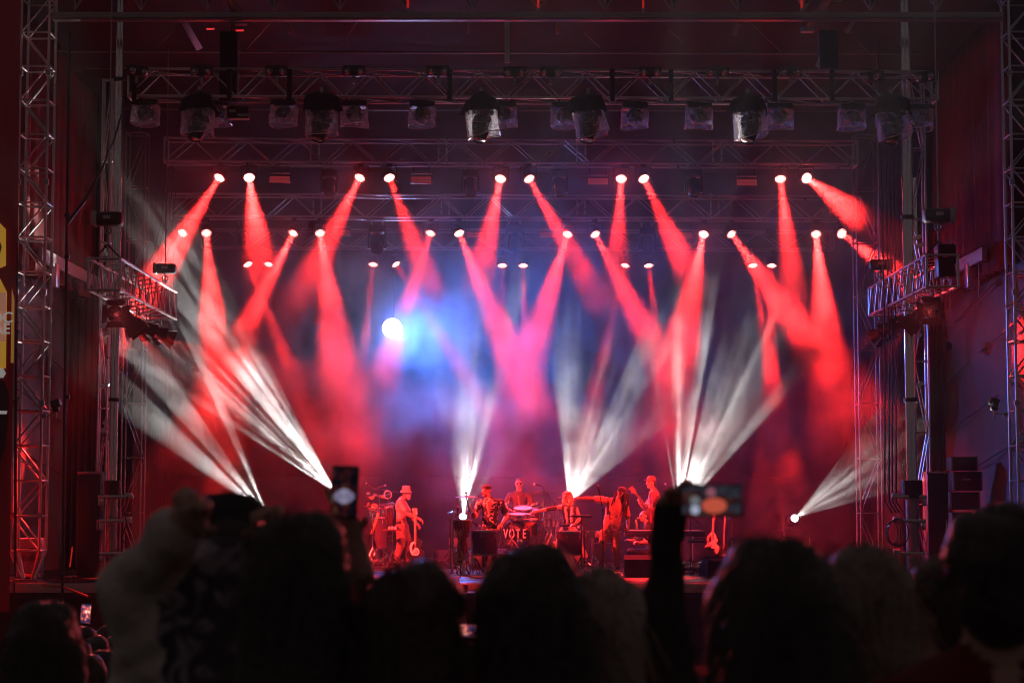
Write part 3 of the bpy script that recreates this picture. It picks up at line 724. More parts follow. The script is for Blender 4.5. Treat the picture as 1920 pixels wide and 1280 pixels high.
# ---- dark moving heads, LED panels --------------------------------------
b = MB(); b.box((0, 0, .30), (.36, .26, .16), None, .03); _mhbase = b.mesh('base', BLACK)
b = MB()
for s in (-1, 1): b.box((s * .18, 0, .06), (.05, .15, .40), None, .02)
b.box((0, 0, .235), (.38, .17, .05), None, .02); _mhyoke = b.mesh('yoke', BLACK)
b = MB(); b.lathe([(0, .21), (.08, .21), (.13, .16), (.15, .06), (.15, -.08), (.125, -.2), (.10, -.23), (.09, -.20), (0, -.20)], 18); _mhhead = b.mesh('head', GLOSSB)
b = MB(); b.lathe([(0, -.212), (.05, -.209), (.085, -.203), (.085, -.2)], 16, caps=False); _mhlens = b.mesh('lens', GLASS)
b = MB(); b.cone((0, 0, .37), (0, 0, .48), .02, .02, 8); b.torus((0, 0, .50), .035, .012, Matrix.Rotation(math.pi / 2, 3, 'X'), 10, 5)
_mhhook = b.mesh('clamp', ALU)
def moving_head(px, py, Y, d, label, s=1.0, group='dark moving heads on the trusses'):
    c = P(px, py, Y); t = thing('moving_head_light', label, 'stage light', c, group)
    base = Matrix.Translation(c) @ Matrix.Scale(s, 4)
    link('base', _mhbase, t, base); link('yoke', _mhyoke, t, base)
    for g in (-1, 1): link('clamp', _mhhook, t, base @ Matrix.Translation((g * .12, 0, 0)))
    R = Matrix.Translation(c) @ (frame(-Vector(d), (0, 1, 0)) * s).to_4x4()
    hd = link('head', _mhhead, t, R); link('lens', _mhlens, hd, R)
    return t, c
for i, px in enumerate((618, 882, 1048, 1300)):
    moving_head(px, 350, 41, (.1, -.35, -1), 'dark moving head under the second truss, %s from the left' % ORD[i], .95)
moving_head(1556, 384, 43, (.4, -.3, -1), 'dark moving head at the right end of the upper lamps', .8)
for i, px in enumerate((455, 707, 965, 1213, 1445)):
    s = (.7, 1.05, 1.08, 1.0, .55)[i]
    t, c = moving_head(px, (445, 455, 455, 458, 436)[i], 44, (0, -.45, -1), 'dark moving head under the third truss, %s from the left' % ORD[i], s)
PAN = mat('dim_red_led_panel', (.35, .05, .06), .5, emit=(1, .10, .12), est=.16)
for i, (px, py, Y, w) in enumerate(((525, 336, 41.2, 38), (790, 337, 41.2, 38), (1121, 340, 41.2, 38), (1400, 342, 41.2, 38), (640, 436, 44.2, 34), (893, 440, 44.2, 36), (1033, 440, 44.2, 40), (1280, 441, 44.2, 36))):
    c = P(px, py, Y); w = M(w, Y); t = thing('led_strobe_panel', 'faint red rectangular lamp panel under the %s truss, %s from the left' % ('second' if i < 4 else 'third', ORD[i % 4]), 'stage light', c)
    b = MB(); b.box(c, (w + .04, .1, .17), None, .01); part('housing', b, BLACK, t)
    for k in (-1, 1): slab(t, 'led_row', c + Vector((0, -.055, k * .035 - .01)), (w, .012, .06), PAN)
    slab(t, 'hanging_bar', c + Vector((0, 0, .13)), (w, .03, .02), ALU)
    for s in (-1, 1): slab(t, 'bracket', c + Vector((s * w * .4, 0, .2)), (.02, .03, .16), BLACK)

# ---- blinders along the top of the front truss ---------------------------
REFL = mat('unlit_reflector', (.55, .42, .42), .25, .7, .3, 30)
bx = (261, 377, 517, 663, 821, 965, 1033, 1220, 1346, 1483, 1633, 1734)
for i, px in enumerate(bx):
    py = 134 + (px > 900) * 2 + (9 if px > 1600 else 0); c = P(px, py, FR_Y - .42); yaw = .7 if px in (261,) else (-.8 if px > 1600 else 0)
    t = thing('blinder_light', 'unlit two-eyed blinder on top of the front truss, %s from the left' % ORD[i], 'stage light', c, 'blinders on the front truss')
    Rz = Matrix.Rotation(yaw, 4, 'Z'); mw = Matrix.Translation(c) @ Rz
    b = MB(); b.box((0, .07, .02), (.42, .14, .20), None, .03); part('body', b, BLACK, t, mw)
    for s in (-1, 1):
        b = MB(); b.lathe([(.03, -.05), (.045, -.02), (.065, 0.0), (.07, .005), (.0, .012)], 16, Matrix.Translation((s * .128, -.006, 0)) @ FACE_CAM.to_4x4() @ Matrix.Rotation(math.pi, 4, 'X') @ Matrix.Translation((0, 0, 0)))
        e = part('reflector', b, REFL, t, mw)
        b = MB(); b.ell((s * .128, -.012, 0), (.016, .02, .016), None, 8, 6); part('bulb', b, GLASS, e, mw)
    b = MB(); b.box((0, .1, -.14), (.06, .05, .14), None, .01); part('bracket', b, STEEL, t, mw)

# ---- moving heads in clear rain covers under the front truss --------------
def cover_mesh(w, h, seed, skew=0.0):
    """crumpled open-bottomed clear bag"""
    rnd = random.Random(seed); n, k = 28, 9; b = MB(); vs = []
    ph = [rnd.uniform(0, 6.28) for _ in range(6)]
    for j in range(k + 1):
        t = j / k
        for i in range(n):
            a = 2 * math.pi * i / n; cx, sy = math.cos(a), math.sin(a)
            p = 5.0; r = 1 / (abs(cx) ** p + abs(sy) ** p) ** (1 / p)
            wob = 1 + .035 * math.sin(3 * a + ph[0] + 4 * t) + .03 * math.sin(7 * a + ph[1] - 6 * t) + .02 * math.sin(11 * a + ph[2] + 9 * t)
            vs.append((w / 2 * r * cx * wob * (1 + .03 * t) + skew * t * .1, w / 2 * .85 * r * sy * wob, -h * t + (.02 * math.sin(2 * a + ph[3]) + skew * .12 * cx * t)))
    b.add(vs, [(j * n + i, j * n + (i + 1) % n, (j + 1) * n + (i + 1) % n, (j + 1) * n + i) for j in range(k) for i in range(n)])
    return b
def hem_mesh(w, h, seed, skew=0.0):
    vs = cover_mesh(w, h, seed, skew).v[-28:]; b = MB(); b.tube([Vector(v) for v in vs] + [Vector(vs[0])], .011, 5); return b
HEM = mat('cover_hem', (.8, .62, .64), .3, 0, .2, 9, alpha=.8)
small = (273, 408, 532, 665, 792, 944, 1058, 1190, 1310, 1461, 1597, 1722)
for i, px in enumerate(small):
    Y = FR_Y + (.35 if px in (408, 944, 1058) else 0); py = 200 + (px - 273) / 1449 * 9; c = P(px, py, Y); w, h = M(50, Y), M(34, Y)
    t = thing('covered_wash_light', 'small dome light in a clear rain bag under the front truss, %s from the left' % ORD[i], 'stage light', c, 'lights in small rain bags')
    mw = Matrix.Translation(c)
    b = MB(); b.box((0, 0, .06), (w * .95, .36, .10), None, .02); part('base', b, BLACK, t, mw)
    b = MB(); b.lathe([(.0, .05), (.06, .04), (.11, 0), (.155, -.08), (.16, -.16), (.13, -.24), (.05, -.29), (0, -.30)], 18); hd = part('dome_head', b, GLOSSB, t, mw)
    b = MB(); b.torus((0, -.02, -.12), .15, .014, FACE_CAM @ Matrix.Rotation(.5, 3, 'X'), 18, 6, .15 * math.pi, .85 * math.pi); part('bright_rim', b, ALU, hd, mw)
    cv = part('rain_cover', cover_mesh(w, h, i), PLASTIC, t, mw); part('hem', hem_mesh(w, h, i), HEM, cv, mw)
    b = MB(); b.box((0, 0, .15), (.05, .06, .1), None, .01); part('clamp', b, STEEL, t, mw)
for i, px in enumerate((372, 602, 902, 1103, 1403, 1672)):
    Y = FR_Y - .45; py = 208 + (px - 372) / 1300 * 5; c = P(px, py, Y); w, h = M(58, Y), M(46, Y); sk = (-.1, .3, .6, .8, .6, .6)[i]
    t = thing('covered_spot_light', 'large moving head under black hood and torn clear bag, %s from the left' % ORD[i], 'stage light', c, 'lights in large rain bags')
    mw = Matrix.Translation(c)
    # crumpled hood
    rnd = random.Random(50 + i); b = MB(); n, k = 20, 7; vs = []; ph = [rnd.uniform(0, 6) for _ in range(4)]
    for j in range(k + 1):
        f = j / k; rr = (.36 - .10 * f - .22 * max(0, f - .75) * 4 * .9)
        for q in range(n):
            a = 2 * math.pi * q / n; wob = 1 + .13 * math.sin(3 * a + ph[0] + 2 * f) + .08 * math.sin(5 * a + ph[1] - 3 * f)
            vs.append((rr * wob * math.cos(a), rr * .75 * wob * math.sin(a), -.02 + .38 * f + .03 * math.sin(2 * a + ph[2])))
    b.add(vs, [(j * n + q, j * n + (q + 1) % n, (j + 1) * n + (q + 1) % n, (j + 1) * n + q) for j in range(k) for q in range(n)] + [tuple(range(k * n, k * n + n))])
    part('hood', b, CLOTH, t, mw)
    R = Matrix.Translation(c + Vector((.02, 0, -.22))) @ Matrix.Rotation(.22 - sk * .1, 4, 'Y') @ Matrix.Rotation(-.25, 4, 'X')
    b = MB(); b.lathe([(0, .2), (.12, .18), (.18, .08), (.19, -.05), (.16, -.2), (.13, -.33), (.125, -.36), (.11, -.34), (0, -.34)], 20); hd = part('head', b, GLOSSB, t, R)
    b = MB(); b.lathe([(0, -.352), (.06, -.348), (.108, -.342)], 16, caps=False); part('lens', b, mat('red_filter_glass', (.12, .01, .012), .08, spec=.8), hd, R)
    b = MB(); b.torus((0, -.0, 0), .185, .016, Matrix.Rotation(.3, 3, 'X'), 20, 6); part('bright_rim', b, STEEL, hd, R)
    cv = part('rain_cover', cover_mesh(w, h, 90 + i, sk), PLASTIC, t, mw); part('hem', hem_mesh(w, h, 90 + i, sk), HEM, cv, mw)
    b = MB(); b.box((0, .1, .42), (.07, .08, .12), None, .01); part('clamp', b, STEEL, t, mw)

# small junction box under the front truss
c = P(447, 212, FR_Y + .2); t = thing('junction_box', 'small dark power box with labels under the front truss', 'box', c)
b = MB(); b.box(c, (.42, .2, .24), None, .02); part('case', b, BLACK, t); slab(t, 'label_plate', c + Vector((-.1, -.105, .02)), (.12, .008, .05), FASCIA); slab(t, 'connector_row', c + Vector((.1, -.105, -.06)), (.2, .02, .04), STEEL)

# ---- side ladder trusses with fresnel lamps -------------------------------
def fresnel(c, d, label, s=1.0, group='barn-door lamps on the side trusses', lit=None):
    t = thing('barn_door_lamp', label, 'stage light', c, group); R = Matrix.Translation(c) @ (frame(-Vector(d), (0, 0, 1)) * s).to_4x4()
    b = MB(); b.lathe([(0, .2), (.09, .19), (.115, .1), (.115, -.08), (.13, -.10), (.13, -.12), (.1, -.12), (.1, -.09), (0, -.09)], 14); hd = part('can', b, BLACK, t, R)
    b = MB(); b.lathe([(0, -.096), (.06, -.104), (.098, -.094)], 14, caps=False); part('lens', b, GLASS if lit is None else lit, hd, R)
    for q in range(4):
        a = q * math.pi / 2; Rq = Matrix.Rotation(a, 4, 'Z'); b = MB()
        vs = [Rq @ Vector(v) for v in ((.12, -.10, -.12), (.12, .10, -.12), (.20, .15, -.30), (.20, -.15, -.30))]; vs2 = [v + Rq @ Vector((.006, 0, .002)) for v in vs]
        b.add(vs + vs2, [(0, 1, 2, 3), (7, 6, 5, 4), (0, 4, 5, 1), (1, 5, 6, 2), (2, 6, 7, 3), (3, 7, 4, 0)]); part('barn_door', b, BLACK, t, R)
    b = MB(); b.tube([c + Vector((-.15 * s, 0, 0)), c + Vector((-.15 * s, 0, .2 * s)), c + Vector((.15 * s, 0, .2 * s)), c + Vector((.15 * s, 0, 0))], .012, 6); b.cone(c + Vector((0, 0, .2 * s)), c + Vector((0, 0, .34 * s)), .018, .018); part('yoke', b, STEEL, t)
    return t
KEYLENS = mat('lit_key_lens', (.5, .05, .05), .3, emit=(1, .06, .05), est=1.5)
for side, near, far in (('left', (215, 512, 33.2), (288, 575, 38.8)), ('right', (1775, 508, 33.2), (1648, 566, 38.6))):
    A, B = P(*near), P(*far); A.x = B.x = (A.x + B.x) / 2; A.z = B.z = (A.z + B.z) / 2
    truss('side_truss', 'short silver box truss running back along the %s wing' % side, A, B, .55, .55, .62, .026, .013, ALU, 'side trusses')
    sg = 1 if side == 'left' else -1
    for i in range(5):
        c = A.lerp(B, .12 + .2 * i) + Vector((sg * .05, 0, -.62)); tgt = Vector(((i - 3) * 2.5 + .1, 41.2, SZ + 1.2)) if i else Vector((sg * 1.0, 6, 2.4))
        if i == 1: tgt = Vector((sg * -3.2, 35.2, SZ - .1))                # one lamp rakes the front edge of the stage
        d = (tgt - c).normalized()
        t = fresnel(c, d, 'barn-door lamp under the %s side truss, %s from the front' % (side, ORD[i]), 1.15 if i < 2 else .95, lit=KEYLENS if i else GLASS)
        spot(t, c + d * .4, d, (1, .026, .022) if i else (1, .10, .11), POW_KEY * (1.7 if side == 'left' else .4) if i else POW_CROWD_RIM, (40 if i == 1 else 31) if i else 34, .7, .03 if i else .008)  # the foremost lamp's beam on the crowd is added, to rim the heads
    for lab, cc, big in (('over the near end', A + Vector((0, .25, 1.0)), True), ('over the far end', B + Vector((sg * .1, -.3, .72)), False)):
        t = thing('chain_hoist', 'chain motor %s of the %s side truss' % (lab, side), 'hoist', cc, 'chain hoists'); s = 1 if big else .85
        b = MB(); b.box(cc, (.52 * s, .26 * s, .24 * s), None, .05); part('motor_body', b, BLACK, t)
        b = MB(); b.box(cc + Vector((-sg * .23 * s, -.02, .0)), (.10 * s, .28 * s, .26 * s), None, .03); part('end_cover', b, FASCIA, t)
        slab(t, 'name_plate', cc + Vector((0, -.135 * s, .02)), (.13, .006, .06), FASCIA)
        bar(t, 'chain', cc + Vector((0, 0, .1)), cc + Vector((0, 0, 5.2 if big else 4.6)), .014, STEEL); bar(t, 'hook_chain', cc - Vector((0, 0, .1)), cc - Vector((0, 0, .55)), .016, STEEL)
        b = MB(); b.torus(cc - Vector((0, 0, .2)), .06, .018, FACE_CAM, 12, 6); part('hook', b, STEEL, t)
    for s in (-1, 1):
        bar(bpy.data.objects['side_truss' if side == 'left' else 'side_truss.001'], 'sling', A + Vector((s * .27, .25, .27)), A + Vector((0, .25, .55)), .016, RUBBER)
# speaker hung over the right side truss, round followspot below it
c = P(1772, 490, 33.6); t = thing('hung_loudspeaker', 'black loudspeaker hung over the right side truss', 'loudspeaker', c - Vector((0, 0, .3)))
b = MB(); b.box(c, (M(34, 33.6), .34, M(62, 33.6)), None, .015); part('cabinet', b, BLACK, t); b = MB(); b.box(c + Vector((0, -.175, 0)), (M(31, 33.6), .012, M(58, 33.6)), None, .004); part('grille', b, mat('speaker_grille', (.014, .014, .015), .85, 0, .3, 60, .6, 160, spec=.1), t)
for s in (-1, 1): bar(t, 'hanging_strap', c + Vector((s * .12, 0, M(30, 33.6))), c + Vector((s * .1, 0, M(44, 33.6))), .012, STEEL)
c = P(1772, 650, 40); t = thing('wall_floodlight', 'round black floodlight on the right wing wall', 'floodlight', c)
b = MB(); b.lathe([(0, .14), (.08, .13), (.13, .05), (.14, -.08), (.12, -.08), (.1, -.02), (0, -.02)], 18, Matrix.Translation(c) @ FACE_CAM.to_4x4() @ Matrix.Rotation(.5, 4, 'Y')); part('housing', b, BLACK, t)
b = MB(); b.tube([c + Vector((.16, .05, -.05)), c + Vector((.16, .2, .12)), c + Vector((-.16, .2, .12)), c + Vector((-.16, .05, -.05))], .015); part('bracket', b, STEEL, t)

# ---- bright round lamp in the blue haze, and the floor beams ----------------
def floor_mover(px, py, Y, tx, ty, tY, power, deg, gobo, label, lens_r=.09, gs=13, lo=.47, hi=.58):
    c = P(px, py, Y); d = (P(tx, ty, tY) - c).normalized()
    t = thing('floor_beam_light', label, 'stage light', c - Vector((0, 0, .5)), 'white beam lights at the back of the stage')
    R = Matrix.Translation(c - d * .22) @ frame(-d, (0, 1, 0)).to_4x4()
    hd = link('head', _mhhead, t, R)
    b = MB(); b.lathe([(0, -.222), (.05, -.219), (.088, -.212)], 16, caps=False); part('lens', b, mat('lit_white_lens', (.8, .8, .8), .3, emit=(.9, .93, 1), est=9), hd, R)
    bs = Matrix.Translation(c - d * .22) @ Matrix.Rotation(math.pi, 4, 'X'); link('yoke', _mhyoke, t, bs); link('base', _mhbase, t, bs)
    z = (c - d * .22).z - .38
    b = MB(); b.box((c.x, Y + .05, (z + SZ) / 2), (.62, .55, max(.1, z - SZ)), None, .02); cs = part('flight_case', b, BLACK, t)
    for s in (-1, 1): slab(t, 'case_edge', (c.x + s * .305, Y - .23, (z + SZ) / 2), (.03, .012, max(.1, z - SZ) - .02), ALU)
    spot(t, c + d * .05, d, (1, .97, .92), power, deg, .12, .012, gobo, gs, lo, hi)
floor_mover(503, 969, 45.0, 262, 650, 37.5, POW_WHITE * 2.6, 19, 1.3, 'beam light throwing white shafts across the left mast', gs=17, lo=.49, hi=.57)
floor_mover(632, 925, 46.2, 380, 650, 41.0, POW_WHITE * 2.0, 20, 2.1, 'beam light throwing white shafts up and left behind the raised phone', gs=15)
floor_mover(868, 968, 45.0, 906, 760, 40.6, POW_WHITE * 1.1, 25, 3.1, 'beam light throwing white shafts up behind the left percussionist')
floor_mover(1066, 946, 45.5, 1138, 765, 40.8, POW_WHITE * 1.1, 25, 4.4, 'beam light throwing white shafts up behind the blonde drummer')
floor_mover(1272, 965, 45.0, 1335, 745, 40.2, POW_WHITE * 2.0, 25, 5.2, 'beam light throwing broad white shafts up behind the raised phone', gs=17)
floor_mover(1490, 971, 45.0, 1690, 838, 39.0, POW_WHITE * 1.3, 16, 6.6, 'beam light throwing white shafts towards the right mast', gs=18)

c = P(737, 616, 47.6)
t = thing('followspot_lamp', 'big round white lamp glowing through the blue haze', 'stage light', c)
b = MB(); b.lathe([(0, .34), (.1, .33), (.16, .25), (.19, .1), (.19, -.1), (0, -.1)], 20, Matrix.Translation(c + Vector((0, -.1, 0))) @ FACE_CAM.to_4x4() @ Matrix.Rotation(math.pi, 4, 'X')); part('housing', b, BLACK, t)
b = MB(); b.lathe([(0, .0), (.2, .006), (.235, .02), (.24, .06), (.19, .1), (0, .12)], 28, Matrix.Translation(c + Vector((0, -.42, -.02))) @ FACE_CAM.to_4x4() @ Matrix.Rotation(math.pi, 4, 'X'))
hb = part('front_lens', b, mat('lit_front_lens', (1, 1, 1), .3, emit=(.92, .95, 1), est=14), t)
spot(t, c + Vector((0, -.66, 0)), (.55, -.80, -.30), (.06, .21, 1), POW_MOON, 92, 1, .2)
spot(t, c + Vector((0, -.66, 0)), (.1, -1, -.1), (.40, .45, 1), POW_MOON * .1, 130, 1, .2)
b = MB(); b.cone(c + Vector((0, .15, .1)), c + Vector((0, .15, 1.9)), .03, .03); part('hanging_pole', b, BLACK, t)
# floor cables hanging at the sides
for i, px in enumerate((1658, 1666, 1672, 1679)):
    cable('hanging_cable', 'black cable hanging straight down left of the right mast, %s from the left' % ORD[i], [P(px - 6 + i, 300, 36.9), P(px, 600, 36.8), P(px + 1, 780, 36.8), P(px + 1, 940, 36.8), P(px + 14, 960, 36.6)], .016, group='cables beside the right mast')
for i, (x0, x1) in enumerate(((300, 278), (307, 284), (315, 290), (322, 300))):
    cable('hanging_cable', 'thin red-lit cable hanging near the left lamps, %s from the left' % ORD[i], [P(x0 + 8, 350, 40.8), P(x0 + 2, 420, 40.8), P((x0 + x1) / 2, 470 + 8 * i, 40.8), P(x1, 500 + 6 * i, 40.5)], .008, group='cables at the left end of the trusses')
# ================================================================== band equipment
def Z4(x, y, Y): return P(660 + x / 4.92, 860 + y / 4.92, Y)
def Z5(x, y, Y): return P(840 + x / 4.92, 860 + y / 4.92, Y)
def Z6(x, y, Y): return P(1020 + x / 4.924, 860 + y / 4.924, Y)
UPZ = Vector((0, 0, 1))
def drum(name, label, top, r, depth, shell, axis=UPZ, skin=SKINHEAD, legs=0, floor=SZ, lugs=6, hoop=CHROME, group=None):
    top = Vector(top); t = thing(name, label, 'drum', (top.x, top.y, floor), group); R = Matrix.Translation(top) @ frame(axis, (0, 1, 0)).to_4x4()
    b = MB(); b.lathe([(r, 0), (r, -depth), (r - .008, -depth), (r - .008, 0)], 28, caps=False); part('shell', b, shell, t, R)
    for nm, z in (('top_hoop', 0), ('bottom_hoop', -depth)):
        b = MB(); b.lathe([(r + .004, z - .018), (r + .014, z - .018), (r + .014, z + .018), (r + .004, z + .018), (r + .004, z - .018)], 28, caps=False); part(nm, b, hoop, t, R)
    b = MB(); b.lathe([(0, .004), (r * .98, .004), (r, -.004), (0, -.004)], 28); part('skin', b, skin, t, R)
    for i in range(lugs):
        a = 2 * math.pi * (i + .3) / lugs; b = MB(); p = Vector((math.cos(a), math.sin(a), 0)) * (r + .014)
        b.box(p + Vector((0, 0, -depth * .2)), (.022, .022, .05), Matrix.Rotation(a, 3, 'Z'), .005); b.cone(p + Vector((0, 0, -depth * .25)), p + Vector((0, 0, .01)), .005, .005, 6); part('lug', b, hoop, t, R)
    for i in range(legs):
        a = 2 * math.pi * (i + .5) / legs - math.pi / 2; p = top + Vector((math.cos(a), math.sin(a), 0)) * (r + .02)
        b = MB(); b.tube([p - UPZ * depth * .35, p - UPZ * (depth * .9), p + Vector((math.cos(a) * .05, math.sin(a) * .05, 0)) - UPZ * (top.z - floor - .03), p + Vector((math.cos(a) * .07, math.sin(a) * .07, 0)) - UPZ * (top.z - floor)], .011, 8); part('leg', b, CHROME, t)
        slab(t, 'leg_bracket', p - UPZ * depth * .6, (.035, .035, .06), CHROME)
    return t, R
def tripod(t, foot, ztop, spread=.32, h=.42, m=CHROME, r=.012):
    foot = Vector(foot)
    bar(t, 'pole', foot + UPZ * .08, Vector((foot.x, foot.y, ztop)), r, m)
    for i in range(3):
        a = math.radians(200 + 120 * i + foot.x * 30); bar(t, 'leg', foot + UPZ * h, foot + Vector((math.cos(a) * spread, math.sin(a) * spread, .012)), r * .9, m)
        bar(t, 'leg_strut', foot + UPZ * .12, foot + Vector((math.cos(a) * spread * .5, math.sin(a) * spread * .5, h * .5)), r * .6, m)
        link('rubber_foot', unit('ball', RUBBER), t, Matrix.LocRotScale(foot + Vector((math.cos(a) * spread, math.sin(a) * spread, .015)), None, Vector((.018, .018, .016))))
    slab(t, 'height_clamp', (foot.x, foot.y, (foot.z + ztop) / 2), (.04, .04, .05), m)
def cymbal(t, c, r, tilt=0.0, tiltx=-.08, dark=None):
    R = Matrix.Translation(Vector(c)) @ Matrix.Rotation(tilt, 4, 'Y') @ Matrix.Rotation(tiltx, 4, 'X')
    b = MB(); b.lathe([(.012, .03), (.03, .028), (.05, .012), (r * .5, .004), (r, -.012), (r, -.015), (r * .5, 0), (.05, .008), (.012, .024)], 32, caps=False); part('cymbal', b, dark or BRASS, t, R)
    b = MB(); b.cone((0, 0, .02), (0, 0, .085), .009, .009, 8); b.box((0, 0, .075), (.05, .015, .03), None, .004); part('wing_nut', b, CHROME, t, R)
def mic(t, c, d, r=.026):
    c = Vector(c); d = Vector(d).normalized()
    b = MB(); b.ell(c, (r, r, r * 1.1), frame(d), 12, 8); part('mic_grille', b, mat('mic_mesh', (.5, .5, .5), .35, .8, .3, 60, .5, 300), t)
    b = MB(); b.cone(c - d * .02, c - d * .17, .02, .013, 10); part('mic_body', b, BLACK, t)
def mic_stand(label, foot, ztop, mc, md, boom=True):
    t = thing('microphone_stand', label, 'microphone', foot); foot = Vector(foot); tripod(t, foot, ztop, .3, .3, BLACK, .011)
    top = Vector((foot.x, foot.y, ztop)); e = Vector(mc) - Vector(md).normalized() * .16; ov = (top - e).normalized() * .32 if boom else Vector()
    bar(t, 'boom', top + ov, e, .009, BLACK); slab(t, 'boom_clamp', top, (.04, .05, .05), BLACK); mic(t, mc, md)
    return t
def guitar_outline(w, l, cut=0.0, n=40):
    """lower bout at the bottom (y<0), neck joint at y=l/2"""
    pts = []
    for i in range(n):
        s = i / (n - 1); y = -l / 2 + l * s
        lob = w / 2 * (math.sin(math.pi * min(1, (s + .02) / .62)) ** .55 if s < .60 else 0)
        upb = w * .37 * (math.sin(math.pi * min(1, max(0, (s - .42) / .585))) ** .5 if s > .43 else 0)
        ws = w * .30 * (1 - abs(s - .55) * 5) if abs(s - .55) < .2 else 0
        pts.append((max(lob, upb, ws, .004), y))
    right = [(x * (1 - (cut if y > l * .22 else 0)), y) for x, y in pts]
    return right + [(-x, y) for x, y in reversed(pts)]
def guitar(name, label, c, neckdir, facing, bl, bw, nl, top, side, cut=0., hole=True, thick=.10, floor=None, sticker=None, head_l=.17, stand=True):
    c = Vector(c); y = Vector(neckdir).normalized(); z = Vector(facing); z = (z - y * z.dot(y)).normalized(); x = y.cross(z)
    R = Matrix((x, y, z)).transposed().to_4x4(); mw = Matrix.Translation(c) @ R
    t = thing(name, label, 'guitar', c - UPZ * bl * .5)
    o = guitar_outline(bw, bl, cut); b = MB(); b.prism(o, thick, Matrix.Identity(4)); bd = part('body', b, side, t, mw)
    b = MB(); b.prism([(px * .97, py * .985) for px, py in o], .004, Matrix.Translation((0, 0, thick / 2 + .003))); part('soundboard', b, top, t, mw)
    if hole:
        b = MB(); b.lathe([(0, 0), (bw * .13, 0), (bw * .13, .003), (0, .003)], 20, Matrix.Translation((0, bl * .12, thick / 2 + .006))); part('sound_hole', b, GLOSSB, t, mw)
        b = MB(); b.torus((0, bl * .12, thick / 2 + .008), bw * .145, .006, None, 20, 5); part('rosette', b, WOOD, t, mw)
    b = MB(); b.box((0, -bl * .22, thick / 2 + .012), (bw * .4, .03, .014), None, .004); part('bridge', b, GLOSSB, t, mw)
    b = MB(); b.box((0, bl / 2 + nl / 2 - bl * .08, thick / 2 - .004), (.05, nl + bl * .16, .03), None, .008); part('neck', b, WOOD, t, mw)
    b = MB(); b.box((0, bl / 2 + nl / 2 - bl * .14, thick / 2 + .014), (.047, nl + bl * .28, .007)); part('fingerboard', b, mat('fingerboard', (.16, .07, .04), .35), t, mw)
    hy = bl / 2 + nl; b = MB(); b.prism([(-.025, hy), (.025, hy), (.043, hy + .04), (.036, hy + head_l), (-.036, hy + head_l), (-.043, hy + .04)], .018, Matrix.Translation((0, 0, thick / 2 - .006))); hd = part('headstock', b, WOOD, t, mw)
    for s in (-1, 1):
        for k in range(3):
            b = MB(); b.box((s * .052, hy + .05 + k * head_l * .3, thick / 2 - .006), (.026, .018, .014), None, .004); part('tuning_peg', b, CHROME, hd, mw)
    for k in range(6): bar(t, 'string', mw @ Vector((-.018 + .0072 * k, -bl * .22, thick / 2 + .021)), mw @ Vector((-.015 + .006 * k, hy + .02, thick / 2 + .021)), .0009, STEEL)
    if sticker:
        b = MB(); b.add(*sticker(thick / 2 + .008)); part('sticker', b, WHITEP, t, mw, smooth=False)
    if stand and floor is not None:
        f = Vector((c.x, c.y + .05, floor)); s_ = thing('guitar_stand', 'black folding stand holding the %s' % label.split(' on ')[0].split(' leaning')[0], 'stand', f)
        lowz = c.z - bl * .42
        bar(s_, 'upright', f + Vector((0, .16, .0)), Vector((c.x, c.y + .16, c.z + bl * .6)), .012, BLACK)
        for s in (-1, 1):
            bar(s_, 'leg', Vector((c.x, c.y + .14, lowz + .12)), Vector((c.x + s * .20, c.y - .16, floor + .012)), .011, BLACK)
            bar(s_, 'cradle_arm', Vector((c.x + s * .09, c.y + .14, lowz - .0)), Vector((c.x + s * .11, c.y - thick * .8, lowz - .015)), .011, CHROME)
        bar(s_, 'cross_bar', Vector((c.x - .13, c.y + .14, lowz)), Vector((c.x + .13, c.y + .14, lowz)), .011, BLACK)
    return t

# ---- low risers -------------------------------------------------------------
def riser(label, x0, x1, y0, y1, z, edge=ALU):
    t = thing('stage_riser', label, 'riser', ((x0 + x1) / 2, y0, SZ))
    b = MB(); b.box(((x0 + x1) / 2, (y0 + y1) / 2, (SZ + z) / 2 - .01), (x1 - x0, y1 - y0, z - SZ - .03), None, .01); part('riser_box', b, BLACK, t)
    b = MB(); b.box(((x0 + x1) / 2, (y0 + y1) / 2, z - .012), (x1 - x0 + .02, y1 - y0 + .02, .024), None, .004); part('riser_top', b, PLY, t)
    slab(t, 'edge_trim', ((x0 + x1) / 2, y0 - .017, z - .02), (x1 - x0, .01, .03), edge)
riser('black drum riser under the drum kit', P(880, 1000, 41).x, P(1086, 1000, 41).x, 40.9, 44.2, SZ + .36)
riser('low riser under the guitars at the right', P(1262, 1000, 39.4).x, P(1420, 1000, 39.4).x, 39.4, 42.3, SZ + .13)
riser('low riser at the left behind the black guitar', P(700, 1000, 43.4).x, P(858, 1000, 43.4).x, 43.4, 45.0, SZ + .13)

